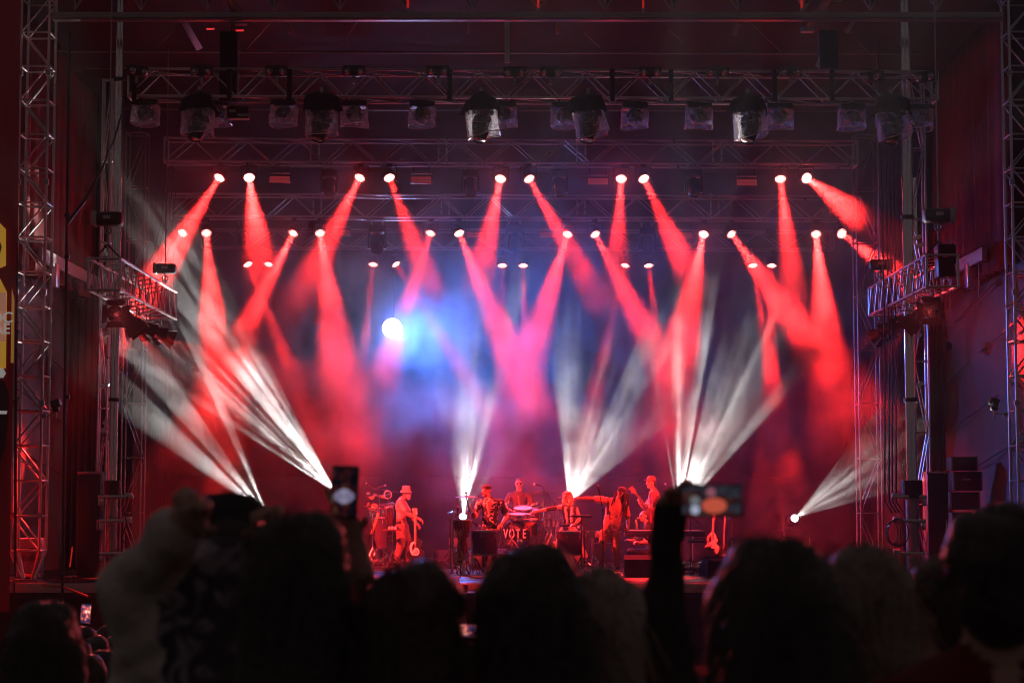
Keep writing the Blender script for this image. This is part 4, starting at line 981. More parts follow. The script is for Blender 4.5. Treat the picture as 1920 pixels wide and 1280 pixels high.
# ---- left percussion rack ----------------------------------------------------
Yp = 42.4
base = Vector((Z4(250, 800, Yp).x, Yp, SZ))
t = thing('percussion_rack', 'crowded percussion rack of bells and shakers at the left', 'percussion', base)
tripod(t, base, Z4(250, 330, Yp).z, .38, .5)
bar(t, 'cross_bar', Z4(110, 440, Yp - .1), Z4(385, 410, Yp - .1), .014, CHROME); bar(t, 'cross_bar', Z4(130, 350, Yp), Z4(350, 330, Yp), .014, CHROME)
bar(t, 'side_pole', Z4(375, 640, Yp), Vector((Z4(378, 640, Yp).x, Yp, SZ)), .013, CHROME)
b = MB(); p, q = Z4(245, 500, Yp - .35), Z4(180, 690, Yp - .35); b.box((p + q) / 2, (.055, .03, (q - p).length), frame(q - p, (0, 1, 0)), .008); part('wood_stick', b, SPRUCE, t)
for k, (x, y, w) in enumerate(((150, 330, .10), (185, 370, .11), (215, 345, .09), (290, 360, .10))):      # cow bells
    c = Z4(x, y, Yp - .12); b = MB(); b.cone(c + Vector((0, -.06, .03)), c + Vector((0, .08, 0)), w * .55, w * .28, 10, True, .6); part('cow_bell', b, BRASS if k % 2 else CHROME, t)
for k, (x, y, r) in enumerate(((205, 437, .075), (293, 432, .065), (150, 420, .05), (335, 345, .07))):      # splash plates
    c = Z4(x, y, Yp - .3); b = MB(); b.lathe([(0, .012), (r, 0), (r, -.004), (0, .006)], 16, Matrix.Translation(c) @ FACE_CAM.to_4x4() @ Matrix.Rotation(.5, 4, 'X') @ Matrix.Rotation(k * .5, 4, 'Y')); part('jam_block' if k == 3 else 'splash_plate', b, CHROME if k % 2 else SPRUCE, t)
b = MB(); c = Z4(330, 330, Yp - .2); b.torus(c, .085, .012, FACE_CAM @ Matrix.Rotation(.4, 3, 'Y'), 18, 5); tb = part('tambourine_ring', b, WHITEP, t)
for k in range(6):
    a = k * math.pi / 3; part('jingle', (lambda b: (b.lathe([(0, 0), (.018, .0), (.018, .006), (0, .006)], 10, Matrix.Translation(c + FACE_CAM @ Vector((.085 * math.cos(a), .085 * math.sin(a), 0))) @ Matrix.Rotation(a, 4, 'Y')), b)[1])(MB()), CHROME, tb)
for k in range(14):                                                                     # hanging chimes
    x = 160 + k * 12; bar(t, 'chime', Z4(x, 455, Yp - .25), Z4(x + 2, 500 + 40 * abs(math.sin(k * .9)), Yp - .25), .007, CHROME)
bar(t, 'chime_bar', Z4(150, 455, Yp - .25), Z4(335, 452, Yp - .25), .013, WOOD)
mic_stand('short boom microphone over the left percussion rack', (Z4(330, 900, Yp + .3).x, Yp + .3, SZ), Z4(235, 300, Yp + .3).z, Z4(130, 225, Yp), (-.5, 0, .45))
mic_stand('bent microphone at the right of the left percussion rack', (Z4(345, 900, Yp + .5).x, Yp + .5, SZ), Z4(245, 290, Yp + .4).z, Z4(305, 245, Yp + .1), (.6, -.1, .2))
def conga(label, top, r, h, m, tilt):
    t = thing('conga_drum', label, 'drum', Vector(top) - UPZ * h); R = Matrix.Translation(Vector(top)) @ Matrix.Rotation(tilt, 4, 'Y')
    b = MB(); b.lathe([(r, 0), (r * 1.14, -h * .25), (r * 1.12, -h * .45), (r * .86, -h * .8), (r * .72, -h)], 24); part('shell', b, m, t, R)
    b = MB(); b.torus((0, 0, -.02), r * 1.05, .014, None, 24, 6); part('hoop', b, CHROME, t, R); b = MB(); b.lathe([(0, .008), (r * .95, .008), (r, 0)], 24, caps=False); part('skin', b, SKINHEAD, t, R)
    for i in range(6):
        a = i * math.pi / 3; b = MB(); b.cone((r * 1.06 * math.cos(a), r * 1.06 * math.sin(a), -.02), (r * 1.14 * math.cos(a), r * 1.14 * math.sin(a), -h * .27), .006, .006, 6); part('lug', b, CHROME, t, R)
conga('dark wine-red conga drum tilted under the percussion rack', Z4(245, 545, Yp - .2), .15, .66, ACRYL, -.12)
conga('narrow chrome-edged conga beside the dark tilted conga', Z4(335, 440, Yp - .05), .105, .62, mat('conga_shell', (.12, .03, .03), .15, 0, .2, 5, alpha=.85), -.03)
drum('bongo_drum', 'small bongo in front of the man in the bucket hat', Z4(355, 405, Yp + .1), .085, .16, CHROME, floor=Z4(355, 405, Yp).z - .5, lugs=5)

# ---- black guitar with the numeral, on its stand -------------------------------
def six(z):
    """a blocky white 6 with a dark counter, as on the guitar"""
    vs = []; fs = []
    def quad(pts):
        n = len(vs); vs.extend([(x * 1.35 - .01, y * 1.35 + .015, z + .016) for x, y in pts]); fs.append(tuple(range(n, n + len(pts))))
    out = [(-.005, .115), (-.06, .095), (-.085, .04), (-.08, -.04), (-.05, -.10), (0, -.115)]
    inn = [(.005, .085), (-.03, .07), (-.045, .03), (-.042, -.03), (-.02, -.06), (0, -.068)]
    for i in range(5): quad([out[i], inn[i], inn[i + 1], out[i + 1]])
    cx, cy = .022, -.055
    for i in range(16):
        a, a2 = 2 * math.pi * i / 16, 2 * math.pi * (i + 1) / 16
        quad([(cx + .026 * math.cos(a), cy + .03 * math.sin(a)), (cx + .052 * math.cos(a), cy + .062 * math.sin(a)), (cx + .052 * math.cos(a2), cy + .062 * math.sin(a2)), (cx + .026 * math.cos(a2), cy + .03 * math.sin(a2))])
    quad([(cx - .012, cy - .02), (cx + .012, cy - .02), (cx + .012, cy + .02), (cx - .012, cy + .02)])
    return vs, fs
guitar('acoustic_guitar', 'black acoustic guitar with white 6 on the front, on a stand', Z4(592, 835, 41.2), (-.03, .18, 1), (-.22, -1, .15), .50, .40, .46, GLOSSB, GLOSSB, hole=False, floor=SZ, sticker=six)

# ---- cymbals and djembe left of centre -----------------------------------------
Yc = 38.7
t = thing('cymbal_stand', 'tall cymbal stand with a wide dark cymbal left of centre', 'cymbal', (Z5(45, 1050, Yc).x, Yc, SZ)); f = Vector((Z5(45, 1050, Yc).x, Yc, SZ))
tripod(t, f, Z5(45, 500, Yc).z, .42, .55, CHROME, .014); cymbal(t, Z5(50, 492, Yc), .14, 0, -.02)
t2 = thing('cymbal_stand', 'boom cymbal stand with a wide bronze cymbal before the headband man', 'cymbal', (Z5(215, 1080, Yc + .3).x, Yc + .3, SZ)); f2 = Vector((Z5(215, 1080, Yc + .3).x, Yc + .3, SZ))
tripod(t2, f2, Z5(215, 560, Yc + .3).z, .3, .4, CHROME, .012); bar(t2, 'boom', Z5(215, 560, Yc + .3), Z5(168, 345, Yc + .2), .010, CHROME); cymbal(t2, Z5(168, 345, Yc + .2), .235, .0, .03, mat('dark_bronze', (.32, .18, .10), .3, 1.0, .3, 16))
b = MB(); b.ell(Z5(238, 520, Yc), (.055, .05, .075), None, 12, 8); part('shaker_gourd', b, WOOD, t2)
mic_stand('clip microphone over the djembe at left of centre', (Z5(20, 1080, Yc + .5).x, Yc + .5, SZ), Z5(95, 560, Yc + .4).z, Z5(92, 440, Yc + .2), (.05, -.1, 1), False)
t = thing('djembe_drum', 'dark goblet djembe left of the acrylic tom', 'drum', (Z5(130, 720, Yc).x, Yc, SZ)); R = Matrix.Translation(Z5(132, 562, Yc))
b = MB(); b.lathe([(.18, 0), (.185, -.05), (.17, -.18), (.12, -.30), (.085, -.40), (.10, -.56), (.13, -.66)], 24); part('shell', b, mat('djembe_wood', (.07, .035, .03), .5, 0, .4, 18, .4, 30), t, R)
b = MB(); b.torus((0, 0, -.01), .187, .012, None, 24, 6); part('rope_ring', b, SPRUCE, t, R); b = MB(); b.lathe([(0, .006), (.18, .006), (.184, -.004)], 24, caps=False); part('skin', b, mat('hide_skin', (.12, .09, .08), .6), t, R)
for i in range(16):
    a = i * math.pi / 8; b = MB(); b.cone((.188 * math.cos(a), .188 * math.sin(a), -.01), (.165 * math.cos(a + .2), .165 * math.sin(a + .2), -.2), .004, .004, 5); part('rope', b, SPRUCE, t, R)
b = MB(); b.box(Z5(130, 850, Yc + .1), (.34, .3, .02), None, .004); part('stand_plate', b, ALU, t)
for s in (-1, 1): bar(t, 'stand_leg', Z5(130 + s * 85, 730, Yc + .1), Vector((Z5(130 + s * 100, 1000, Yc).x, Yc, SZ)), .011, CHROME)
# ukulele on its own little stand
guitar('ukulele', 'small wooden ukulele leaning on a stand left of centre', Z5(112, 915, Yc - .35), (-.03, .12, 1), (0, -1, .1), .30, .20, .27, SPRUCE, WOOD, floor=SZ, thick=.06, head_l=.12)

# ---- toms -----------------------------------------------------------------------
drum('acrylic_tom', 'smoky acrylic floor tom before the headband man', Z5(338, 664, 38.9), M(24.5, 38.9), M(44, 38.9), ACRYL, legs=3)
drum('acrylic_tom', 'smoky acrylic floor tom before the blonde woman', Z5(1120, 672, 39.3), M(23.5, 39.3), M(42, 39.3), ACRYL, legs=3)
t, _ = drum('snare_drum', 'shallow snare drum on a stand right of the blonde woman', Z6(452, 670, 39.6), M(15.5, 39.6), M(9, 39.6), CHROME, lugs=8)
tripod(t, Vector((Z6(452, 700, 39.6).x, 39.6, SZ)), Z6(452, 700, 39.6).z - .03, .26, .35)
t = thing('drum_pad', 'flat electronic drum pad on a thin stand by the blonde woman', 'drum pad', (Z6(345, 900, 39.0).x, 39.0, SZ)); f = Vector((Z6(345, 900, 39.0).x, 39.0, SZ)); tripod(t, f, Z6(345, 545, 39.0).z, .28, .35, BLACK)
b = MB(); b.box(Z6(343, 530, 39.0), (M(40, 39), .30, .045), Matrix.Rotation(.03, 3, 'Y'), .012); pb = part('pad_case', b, BLACK, t)
for i in range(3):
    for j in range(2): b = MB(); b.box(Z6(343, 524, 39.0) + Vector(((i - 1) * .135, (j - .5) * .14, .012)), (.115, .12, .02), Matrix.Rotation(.03, 3, 'Y'), .006); part('pad', b, mat('pad_rubber', (.25, .24, .24), .6), t)

# ---- drum kit ---------------------------------------------------------------------
RZ = SZ + .36
t, R = drum('bass_drum', 'big bass drum with VOTE painted on its black front skin', Z5(622, 708, 41.1), M(27, 41.1), .42, mat('kit_lacquer', (.10, .02, .02), .2), axis=(0, -1, 0), skin=GLOSSB, hoop=mat('drum_hoop_black', (.02, .02, .02), .3), floor=RZ, lugs=8)
VW = mat('vote_paint', (.62, .50, .46), .6, 0, .2, 20)
fc = Z5(622, 708, 41.08)
for i, ch in enumerate('VOTE'):
    me = text_mesh(ch, .215, VW); link('painted_letter', me, t, Matrix.Translation(Z5(532 + i * 57, 692, 41.075)) @ FACE_CAM.to_4x4() @ Matrix.Diagonal((.72, 1.25, 1, 1)))
rnd = random.Random(4)
for k in range(9):                                                                  # scrawled handwriting under the word
    z0 = fc.z - .10 - .022 * (k % 5); x0 = fc.x - .20 + (.02 if k < 5 else .015) + rnd.uniform(0, .02); b = MB(); n = 12; L = .09 + .05 * rnd.random() if k < 5 else .1
    if k >= 5: z0 = fc.z + .165 + .022 * (k - 5); x0 = fc.x - .12 + rnd.uniform(-.01, .01); L = .22 - .03 * (k - 5)
    b.tube([(x0 + L * i / n, fc.y - .03, z0 + .006 * math.sin(i * 2.4 + k * 1.7) * rnd.uniform(.4, 1.2)) for i in range(n + 1)], .0018, 4); part('scrawl', b, VW, t)
c = Z5(660, 765, 41.05); b = MB(); b.lathe([(0, .01), (.05, .008), (.062, 0), (0, 0)], 20, Matrix.Translation(c) @ FACE_CAM.to_4x4()); part('port_ring', b, CHROME, t)
drum('rack_tom', 'rack tom mounted over the bass drum', Z5(690, 455, 41.6), M(18, 41.6), .24, mat('tom_lacquer', (.08, .03, .03), .2), axis=(0, -.25, 1), floor=RZ)
drum('snare_drum', 'chrome snare drum left of the rack tom', Z5(655, 512, 41.0), M(22, 41), .05, CHROME, axis=(0, -.1, 1), floor=RZ, skin=SKINHEAD)
drum('floor_tom', 'amber-lit floor tom at the drummer\'s left', Z5(735, 556, 41.3), M(20, 41.3), .34, mat('amber_lit_lacquer', (.45, .16, .06), .18), axis=(.08, -.12, 1), legs=3, floor=RZ)  # amber light on the shell is put into its lacquer colour
t = thing('cymbal_stand', 'crash cymbal stand beside the drummer, right of his shoulder', 'cymbal', (Z5(880, 900, 41.4).x, 41.4, RZ)); tripod(t, (Z5(880, 900, 41.4).x, 41.4, RZ), Z5(882, 312, 41.4).z, .36, .6, CHROME, .014)
cymbal(t, Z5(886, 306, 41.4), M(24, 41.4), .02, -.04); cymbal(t, Z5(862, 437, 41.35), M(14.5, 41.4), -.04, -.04); slab(t, 'pole_joint', Z5(882, 350, 41.4), (.05, .05, .1), CHROME)
t = thing('hi_hat_stand', 'low hi-hat pair right of the floor tom', 'cymbal', (Z5(930, 900, 41.2).x, 41.2, RZ)); tripod(t, (Z5(930, 900, 41.2).x, 41.2, RZ), Z5(930, 520, 41.2).z, .3, .45)
cymbal(t, Z5(925, 548, 41.2), .18, .05); cymbal(t, Z5(925, 556, 41.2), .18, .05, -.02)
t = thing('cymbal_stand', 'small splash cymbal on a stand left of the drummer', 'cymbal', (Z5(560, 900, 42).x, 42, RZ)); tripod(t, (Z5(560, 900, 42).x, 42, RZ), Z5(560, 430, 42).z, .3, .5); cymbal(t, Z5(556, 425, 42), .12, .1)
mic_stand('boom microphone reaching in beside the drummer\'s face', (Z5(985, 900, 41.7).x, 41.7, RZ), Z5(985, 415, 41.7).z, Z5(797, 233, 41.3), (-1, -.1, .25))
t = thing('timbale_pair', 'pair of small chrome drums between floor tom and blonde woman', 'drum', (Z5(955, 620, 41).x, 41, RZ))
for s in (-1, 1):
    R = Matrix.Translation(Z5(955 + s * 42, 560, 41)); b = MB(); b.lathe([(.095, 0), (.095, -.14)], 20); part('shell', b, CHROME, t, R); b = MB(); b.torus((0, 0, 0), .1, .01, None, 20, 6); part('hoop', b, CHROME, t, R); b = MB(); b.lathe([(0, .004), (.094, .004)], 20, caps=False); part('skin', b, SKINHEAD, t, R)
tripod(t, (Z5(955, 620, 41).x, 41, RZ), Z5(955, 640, 41).z, .28, .4)
t = thing('drum_throne', 'round black drum stool behind the kit', 'stool', (Z5(660, 640, 43).x, 43.0, RZ)); tripod(t, (Z5(660, 640, 43).x, 43.0, RZ), RZ + .46, .26, .3); b = MB(); b.lathe([(0, 0), (.17, 0), (.18, .03), (.17, .07), (0, .08)], 20, Matrix.Translation((Z5(660, 640, 43).x, 43.0, RZ + .46))); part('seat', b, GLOSSB, t)

# ---- front microphones ---------------------------------------------------------------
mic_stand('tall straight microphone stand before the man with dreadlocks', (Z6(545, 1010, 38.4).x, 38.4, SZ), Z6(540, 470, 38.4).z, Z6(498, 248, 38.3), (-.22, -.05, 1), False)
mic_stand('boom microphone stand over the keyboard', (Z6(1352, 1000, 39.0).x, 39.0, SZ), Z6(1350, 520, 39).z, Z6(1190, 395, 38.9), (-.85, 0, .55))
mic_stand('distant microphone behind the raised phone', (Z6(1160, 1000, 43.5).x, 43.5, SZ), Z6(1150, 300, 43.5).z, Z6(1122, 232, 43.4), (-.5, -.1, .7), False)

# ---- keyboard ---------------------------------------------------------------------------
Yk = 39.9; a, c = Z6(742, 690, Yk), Z6(1478, 690, Yk); kc = (a + c) / 2
t = thing('stage_keyboard', 'long black stage keyboard on a crossed stand', 'keyboard', (kc.x, Yk, SZ))
b = MB(); b.box(kc, (c.x - a.x, .34, .11), None, .015); part('case', b, BLACK, t); b = MB(); b.box(kc + Vector((0, .02, .06)), (c.x - a.x - .02, .30, .012), None, .004); part('top_panel', b, ALU, t)
nk = 52
for i in range(nk): slab(t, 'white_key', Vector((a.x + .08 + (c.x - a.x - .16) * (i + .5) / nk, Yk + .1, kc.z + .072)), ((c.x - a.x - .16) / nk * .92, .13, .014), WHITEP)
for s in (-1, 1):
    bar(t, 'stand_leg', (kc.x - s * .42, Yk - .08 * s, SZ + .02), (kc.x + s * .42, Yk - .08 * s, kc.z - .06), .018, BLACK)
bar(t, 'stand_foot', (kc.x - .42, Yk - .3, SZ + .02), (kc.x - .42, Yk + .3, SZ + .02), .018, BLACK); bar(t, 'stand_foot', (kc.x + .42, Yk - .3, SZ + .02), (kc.x + .42, Yk + .3, SZ + .02), .018, BLACK)
b = MB(); b.box(Z6(1405, 755, Yk + .1), (.36, .26, .08), None, .01); t = thing('effects_module', 'small black box under the right end of the keyboard', 'box', Z6(1405, 755, Yk + .1)); part('case', b, BLACK, t); slab(t, 'top_edge', Z6(1405, 749, Yk - .035), (.35, .006, .012), ALU); bar(t, 'support_arm', Z6(1405, 755, Yk + .1), Z6(1405, 690, Yk + .15), .012, BLACK)

# ---- guitars on the right --------------------------------------------------------------------
guitar('acoustic_guitar', 'red-brown acoustic guitar on a stand at the right', Z6(1562, 790, 41.0), (.10, .15, 1), (-.65, -.9, .1), .50, .38, .40, mat('cherry_top', (.20, .04, .02), .25, 0, .25, 9), mat('red_lacquer', (.42, .07, .03), .2, 0, .2, 8), cut=.25, floor=SZ + .13, hole=False)
guitar('bass_guitar', 'slim bass with a long pale neck on a stand, far right', Z6(1668, 860, 40.6), (.07, .12, 1), (-.75, -.7, .1), .34, .26, .62, GLOSSB, WOOD, hole=False, floor=SZ + .13, thick=.05)
mic_stand('thin stand with a short arm right of the bass', (Z6(1748, 900, 40.9).x, 40.9, SZ + .13), Z6(1790, 530, 40.9).z, Z6(1712, 492, 40.8), (-1, 0, .3))

# ---- floor clutter ------------------------------------------------------------------------------
def bottle(label, c, s=1.0):
    t = thing('water_bottle', label, 'bottle', c); R = Matrix.Translation(Vector(c)) @ Matrix.Scale(s, 4)
    b = MB(); b.lathe([(0, 0), (.031, 0), (.034, .01), (.034, .07), (.031, .08), (.034, .09), (.034, .15), (.024, .185), (.013, .20), (.013, .215)], 16); part('bottle', b, BOTTLE, t, R)
    b = MB(); b.lathe([(0.0345, .075), (.0347, .125)], 16, caps=False); part('label_band', b, PAPER, t, R); b = MB(); b.lathe([(.015, .212), (.015, .23), (0, .232)], 12); part('cap', b, WHITEP, t, R)
t = thing('front_speaker', 'black front-fill speaker standing before the stage, left of centre', 'loudspeaker', (Z5(150, 1225, 34.2).x, 34.2, 0))
sp = Z5(150, 1232, 34.2); b = MB(); b.box((sp.x, 34.4, sp.z / 2), (M(41, 34.2), .5, sp.z), None, .02); part('cabinet', b, BLACK, t); b = MB(); b.box((sp.x, 34.14, sp.z / 2 + .05), (M(36, 34.2), .02, sp.z - .3), None, .006); part('grille', b, MATS['speaker_grille'], t); slab(t, 'top_edge', (sp.x, 34.16, sp.z - .01), (M(40, 34.2), .03, .015), ALU)
bottle('big clear water bottle on the front-fill speaker', Vector((Z5(95, 1220, 34.3).x, 34.3, sp.z)), 1.15)
bottle('water bottle at the foot of the ukulele stand', Vector((Z5(145, 1100, 38.0).x, 38.0, SZ)), 1.2)
bottle('water bottle lying near the microphone stand\'s foot', Vector((Z6(565, 1040, 38.2).x, 38.2, SZ)), 1.0)
b = MB(); c = Vector((Z5(160, 1222, 34.3).x, 34.3, sp.z)); b.lathe([(0, 0), (.04, 0), (.055, .13), (.058, .135), (.053, .135), (.038, .01), (0, .01)], 18, Matrix.Translation(c)); tag(part('drinking_cup', b, mat('paper_cup', (.55, .12, .08), .6)), 'red paper cup beside the bottle on the front-fill speaker', 'cup')
b = MB(); cg = Z5(110, 1260, 34.12); n = 12; vs = []
for j in range(9):
    for i in range(n + 1): vs.append((cg.x + .02 + (i / n - .5) * (.10 + .12 * j / 8), 34.1 - .02 * math.sin(i * 1.3 + j) - .03, sp.z - .05 - j * .075))
b.add(vs, [(j * 13 + i, j * 13 + i + 1, (j + 1) * 13 + i + 1, (j + 1) * 13 + i) for j in range(8) for i in range(n)])
o = part('hung_towel', b, mat('grey_towel', (.3, .28, .27), .9, 0, .3, 8, .4, 60)); tag(o, 'grey towel hanging down the front-fill speaker', 'towel'); o.modifiers.new('thick', 'SOLIDIFY').thickness = .01

def wedge(label, x, Y, z, w=.55, h=.36, yaw=0.0):
    t = thing('monitor_wedge', label, 'loudspeaker', (x, Y, z)); R = Matrix.Translation((x, Y, z)) @ Matrix.Rotation(yaw, 4, 'Z')
    WC = mat('wedge_carpet', (.014, .013, .014), .97, 0, .3, 20, .4, 120, spec=.05)
    b = MB(); b.prism([(-.22, 0), (.22, 0), (.22, h * .35), (-.02, h), (-.22, h * .8)], w, FACE_CAM.to_4x4() @ Matrix.Rotation(math.pi / 2, 4, 'Y')); part('cabinet', b, WC, t, R)
    b = MB(); b.box((0, .115, h * .69), (w - .06, .34, .012), Matrix.Rotation(-.78, 3, 'X'), .004); part('grille', b, WC, t, R)
    for s in (-1, 1): slab(t, 'corner_edge', R @ Vector((s * (w / 2 + .004), -.2, h * .4)), (.008, .03, h * .75), STEEL)
wedge('black floor monitor facing the man with dreadlocks', Z6(880, 1100, 37.4).x, 37.4, SZ, .6, .42)
wedge('black floor monitor at the right front of the stage', Z6(1590, 1080, 37.9).x, 37.9, SZ, .55, .36, .3)
wedge('black floor monitor left of the ukulele stand', Z4(860, 930, 41.6).x, 41.6, SZ, .5, .4, math.pi)
def pedal(label, x, Y, z, s, lit=None):
    t = thing('effects_pedal', label, 'pedal', (x, Y, z), 'pedals on the stage floor'); b = MB(); b.box((x, Y, z + .03 * s), (.09 * s, .13 * s, .055 * s), Matrix.Rotation(.15, 3, 'X'), .008); part('box', b, CHROME if lit is None else BLACK, t)
    bar(t, 'foot_switch', (x, Y - .03, z + .055 * s), (x, Y - .03, z + .075 * s), .012, CHROME)
    for k in (-1, 1): bar(t, 'knob', (x + k * .022 * s, Y + .03, z + .055 * s), (x + k * .022 * s, Y + .03, z + .075 * s), .009, BLACK)
    if lit: slab(t, 'indicator', (x, Y - .06 * s, z + .05 * s), (.03, .02, .02), lit)
BLU = mat('blue_indicator', (.2, .3, .8), .4, emit=(.35, .5, 1), est=3)
pw = ('nearest the microphone stand', 'second along by the dreadlocked man\'s feet', 'third along by the dreadlocked man\'s feet', 'fourth along by the dreadlocked man\'s feet', 'fifth along, beside the floor monitor')
for k in range(5): pedal('small chrome effects pedal, ' + pw[k], Z6(600 + 42 * k, 1060, 38.3).x, 38.3 - .12 * (k % 2), SZ, 1.2)
pr_ = ('first from the left', 'second from the left', 'third from the left', 'fourth from the left', 'fifth from the left', 'last on the right')
for k in range(6): pedal('effects pedal on the right riser, ' + pr_[k], Z6(1270 + 62 * k, 960, 39.8).x, 39.8 + .1 * (k % 2), SZ + .13, 1.15, BLU if k >= 4 else None)
rnd = random.Random(11)
for k in range(12):
    left = k < 5; x0 = (Z6(560, 1080, 38).x if left else Z6(1230, 1000, 39).x); pts = []
    for i in range(12): pts.append((x0 + (1.1 if left else 1.7) * (i / 11) + .06 * math.sin(i * 1.4 + k), (37.8 if left else 38.6) + .35 * math.sin(i * .7 + k * 1.7) + .04 * k, SZ + .012 + (.03 if i % 5 == 2 else 0)))
    cable('floor_cable', ('loose cable on the deck before the man with dreadlocks, strand %s' if left else 'loose cable on the deck before the right riser, strand %s') % ORD[k % 7], pts, .010, mat('cable_pvc', (.12, .10, .10), .35), 'loose cables on the deck')

# ---- odds and ends at the sides of the stage --------------------------------------------------------
c = P(57, 1035, 36.9); t = thing('grey_case', 'pale blue-grey case behind the left tower\'s feet', 'case', (c.x, 36.9, SZ)); b = MB(); b.box((c.x, 36.9, SZ + .42), (.44, .4, .66), None, .02); part('case_body', b, mat('case_blue_grey', (.35, .37, .48), .5), t)
b = MB(); b.box((c.x + .02, 36.69, SZ + .45), (.26, .012, .24), None, .006); part('panel', b, mat('case_panel', (.16, .17, .24), .4), t); b = MB(); b.box((c.x, 36.9, SZ + .05), (.46, .42, .08), None, .01); part('base', b, ALU, t)
for lab, px, qx, Y in (('left', 131, 136, 36.6), ('right', 1778, 1786, 37.0)):
    a, q = P(px, 1062 if lab == 'left' else 1058, Y), P(qx, 1024 if lab == 'left' else 1018, Y); t = thing('marker_stick', 'short red glowing stick leaning at the %s side of the stage' % lab, 'stick', a)
    if lab == 'right': a, q = q, a
    a.z = max(a.z, SZ + .03) if lab == 'left' else a.z; bar(t, 'tube', a, q, .014, MATS['red_rod']); b = MB(); b.box(Vector((min(a, q, key=lambda v: v.z).x, Y, SZ + .03)), (.14, .12, .06), None, .01); part('foot', b, STEEL, t)
def ptz(lab, px, py, s):
    c = P(px, py, 35.2); t = thing('remote_camera', 'small remote camera clamped to the %s roof tower' % lab, 'camera', c); b = MB(); b.box(c + Vector((0, 0, .09)), (.17, .2, .13), Matrix.Rotation(-s * .3, 3, 'Y'), .02); hd = part('camera_body', b, BLACK, t)
    b = MB(); b.cone(c + Vector((s * .02, -.1, .09)), c + Vector((s * .03, -.2, .09)), .05, .055, 14); part('lens', b, GLOSSB, t)
    b = MB(); b.box(c + Vector((0, 0, -.03)), (.12, .14, .08), None, .015); part('pan_base', b, BLACK, t)
    bar(t, 'arm', c + Vector((-s * .25, .05, -.14)), c + Vector((.02, 0, -.12)), .016, ALU); bar(t, 'post', c + Vector((0, 0, -.2)), c + Vector((0, 0, -.05)), .014, ALU); b = MB(); b.box(c + Vector((-s * .22, .05, -.14)), (.08, .08, .08), None, .01); part('clamp', b, STEEL, t)
ptz('left', 105, 765, 1); ptz('right', 1864, 762, -1)
t = thing('camera_boom', 'thin black pole with a slanting stay, before the left wing', 'pole', P(121, 1108, 34.0)); pa, pb_ = P(118, 1104, 34.0), P(130, 60, 34.0); bar(t, 'pole', Vector((pa.x, 34.0, 0)), pb_, .026, BLACK)
b = MB(); b.tube([P(127, 418, 34.0), P(160, 375, 34.3), P(190, 320, 34.8), P(214, 262, 35.4), P(228, 215, 36)], .03, 8, .016); part('stay', b, BLACK, t)
for py in (404, 482, 744): slab(t, 'pole_clamp', P(126, py, 33.98), (.08, .08, .07), BLACK)
for px, q in ((78, 1096), (165, 1118)): bar(t, 'foot', Vector((pa.x, 34.0, P(0, 1100, 34).z)), P(px, q, 34.0), .022, mat('red_edge_paint', (.45, .10, .08), .4))
t = thing('fire_extinguisher', 'red fire extinguisher beside the right cabinet', 'fire extinguisher', (P(1771, 1050, 36.9).x, 36.9, SZ)); R = Matrix.Translation((P(1771, 1050, 36.9).x, 36.9, SZ)); b = MB(); b.lathe([(0, 0), (.085, 0), (.09, .03), (.09, .38), (.06, .44), (.03, .46), (.03, .49), (0, .49)], 18); part('cylinder', b, mat('extinguisher_red', (.5, .02, .02), .25), t, R)
b = MB(); b.box((.02, 0, .51), (.14, .03, .035), None, .008); part('lever', b, BLACK, t, R); b = MB(); b.tube([(0, 0, .48), (-.1, -.03, .44), (-.11, -.03, .2), (-.09, -.03, .1)], .012); part('hose', b, RUBBER, t, R); b = MB(); b.lathe([(.0905, .16), (.0905, .28)], 18, caps=False); part('label_band', b, PAPER, t, R)
for k, (x0, x1, y0, y1, lab) in enumerate(((1782, 1834, 856, 882, 'wide dark amplifier, topmost of the rack stack at the right wing'), (1786, 1842, 884, 920, 'dark amplifier with a small lit slot in the right rack stack'), (1780, 1838, 922, 955, 'dark equipment case at the bottom of the right rack stack'))):
    a, c = P(x0, y0, 39.2), P(x1, y1, 39.2); t = thing('amplifier_rack', lab, 'amplifier', ((a.x + c.x) / 2, 39.2, c.z)); b = MB(); b.box(((a.x + c.x) / 2, 39.4, (a.z + c.z) / 2), (c.x - a.x, .45, a.z - c.z), None, .015); part('case', b, BLACK, t)
    for s in (-1, 1): slab(t, 'corner_rail', ((a.x + c.x) / 2 + s * (c.x - a.x) * .47, 39.165, (a.z + c.z) / 2), (.03, .014, a.z - c.z - .03), STEEL)
    if k == 1: slab(t, 'display_slot', ((a.x + c.x) / 2 - .02, 39.168, (a.z + c.z) / 2 + .04), (.16, .012, .03), FASCIA)
a = P(1812, 960, 39.4); b = MB(); b.box((a.x, 39.45, (a.z + SZ) / 2), (.72, .55, a.z - SZ), None, .02); tt = thing('road_case', 'large black road case carrying the rack stack at the right wing', 'case', (a.x, 39.45, SZ)); part('case', b, BLACK, tt); 
for s in (-1, 1): slab(tt, 'edge_rail', (a.x + s * .35, 39.165, (a.z + SZ) / 2), (.03, .014, a.z - SZ - .04), STEEL)
for k in range(5):
    c = P(1672 + 3 * k, 998, 36.1 - .02 * k); b = MB(); b.torus(c, .19 + .012 * k, .012, FACE_CAM @ Matrix.Diagonal((.62 + .05 * k, 1.1, 1)), 22, 5); tag(part('cable_coil', b, mat('coil_rubber', (.06, .055, .055), .4)), 'dark cable loop hung on the right mast\'s arm, %s from the left' % ORD[k], 'cable', 'cable loops on the right mast')
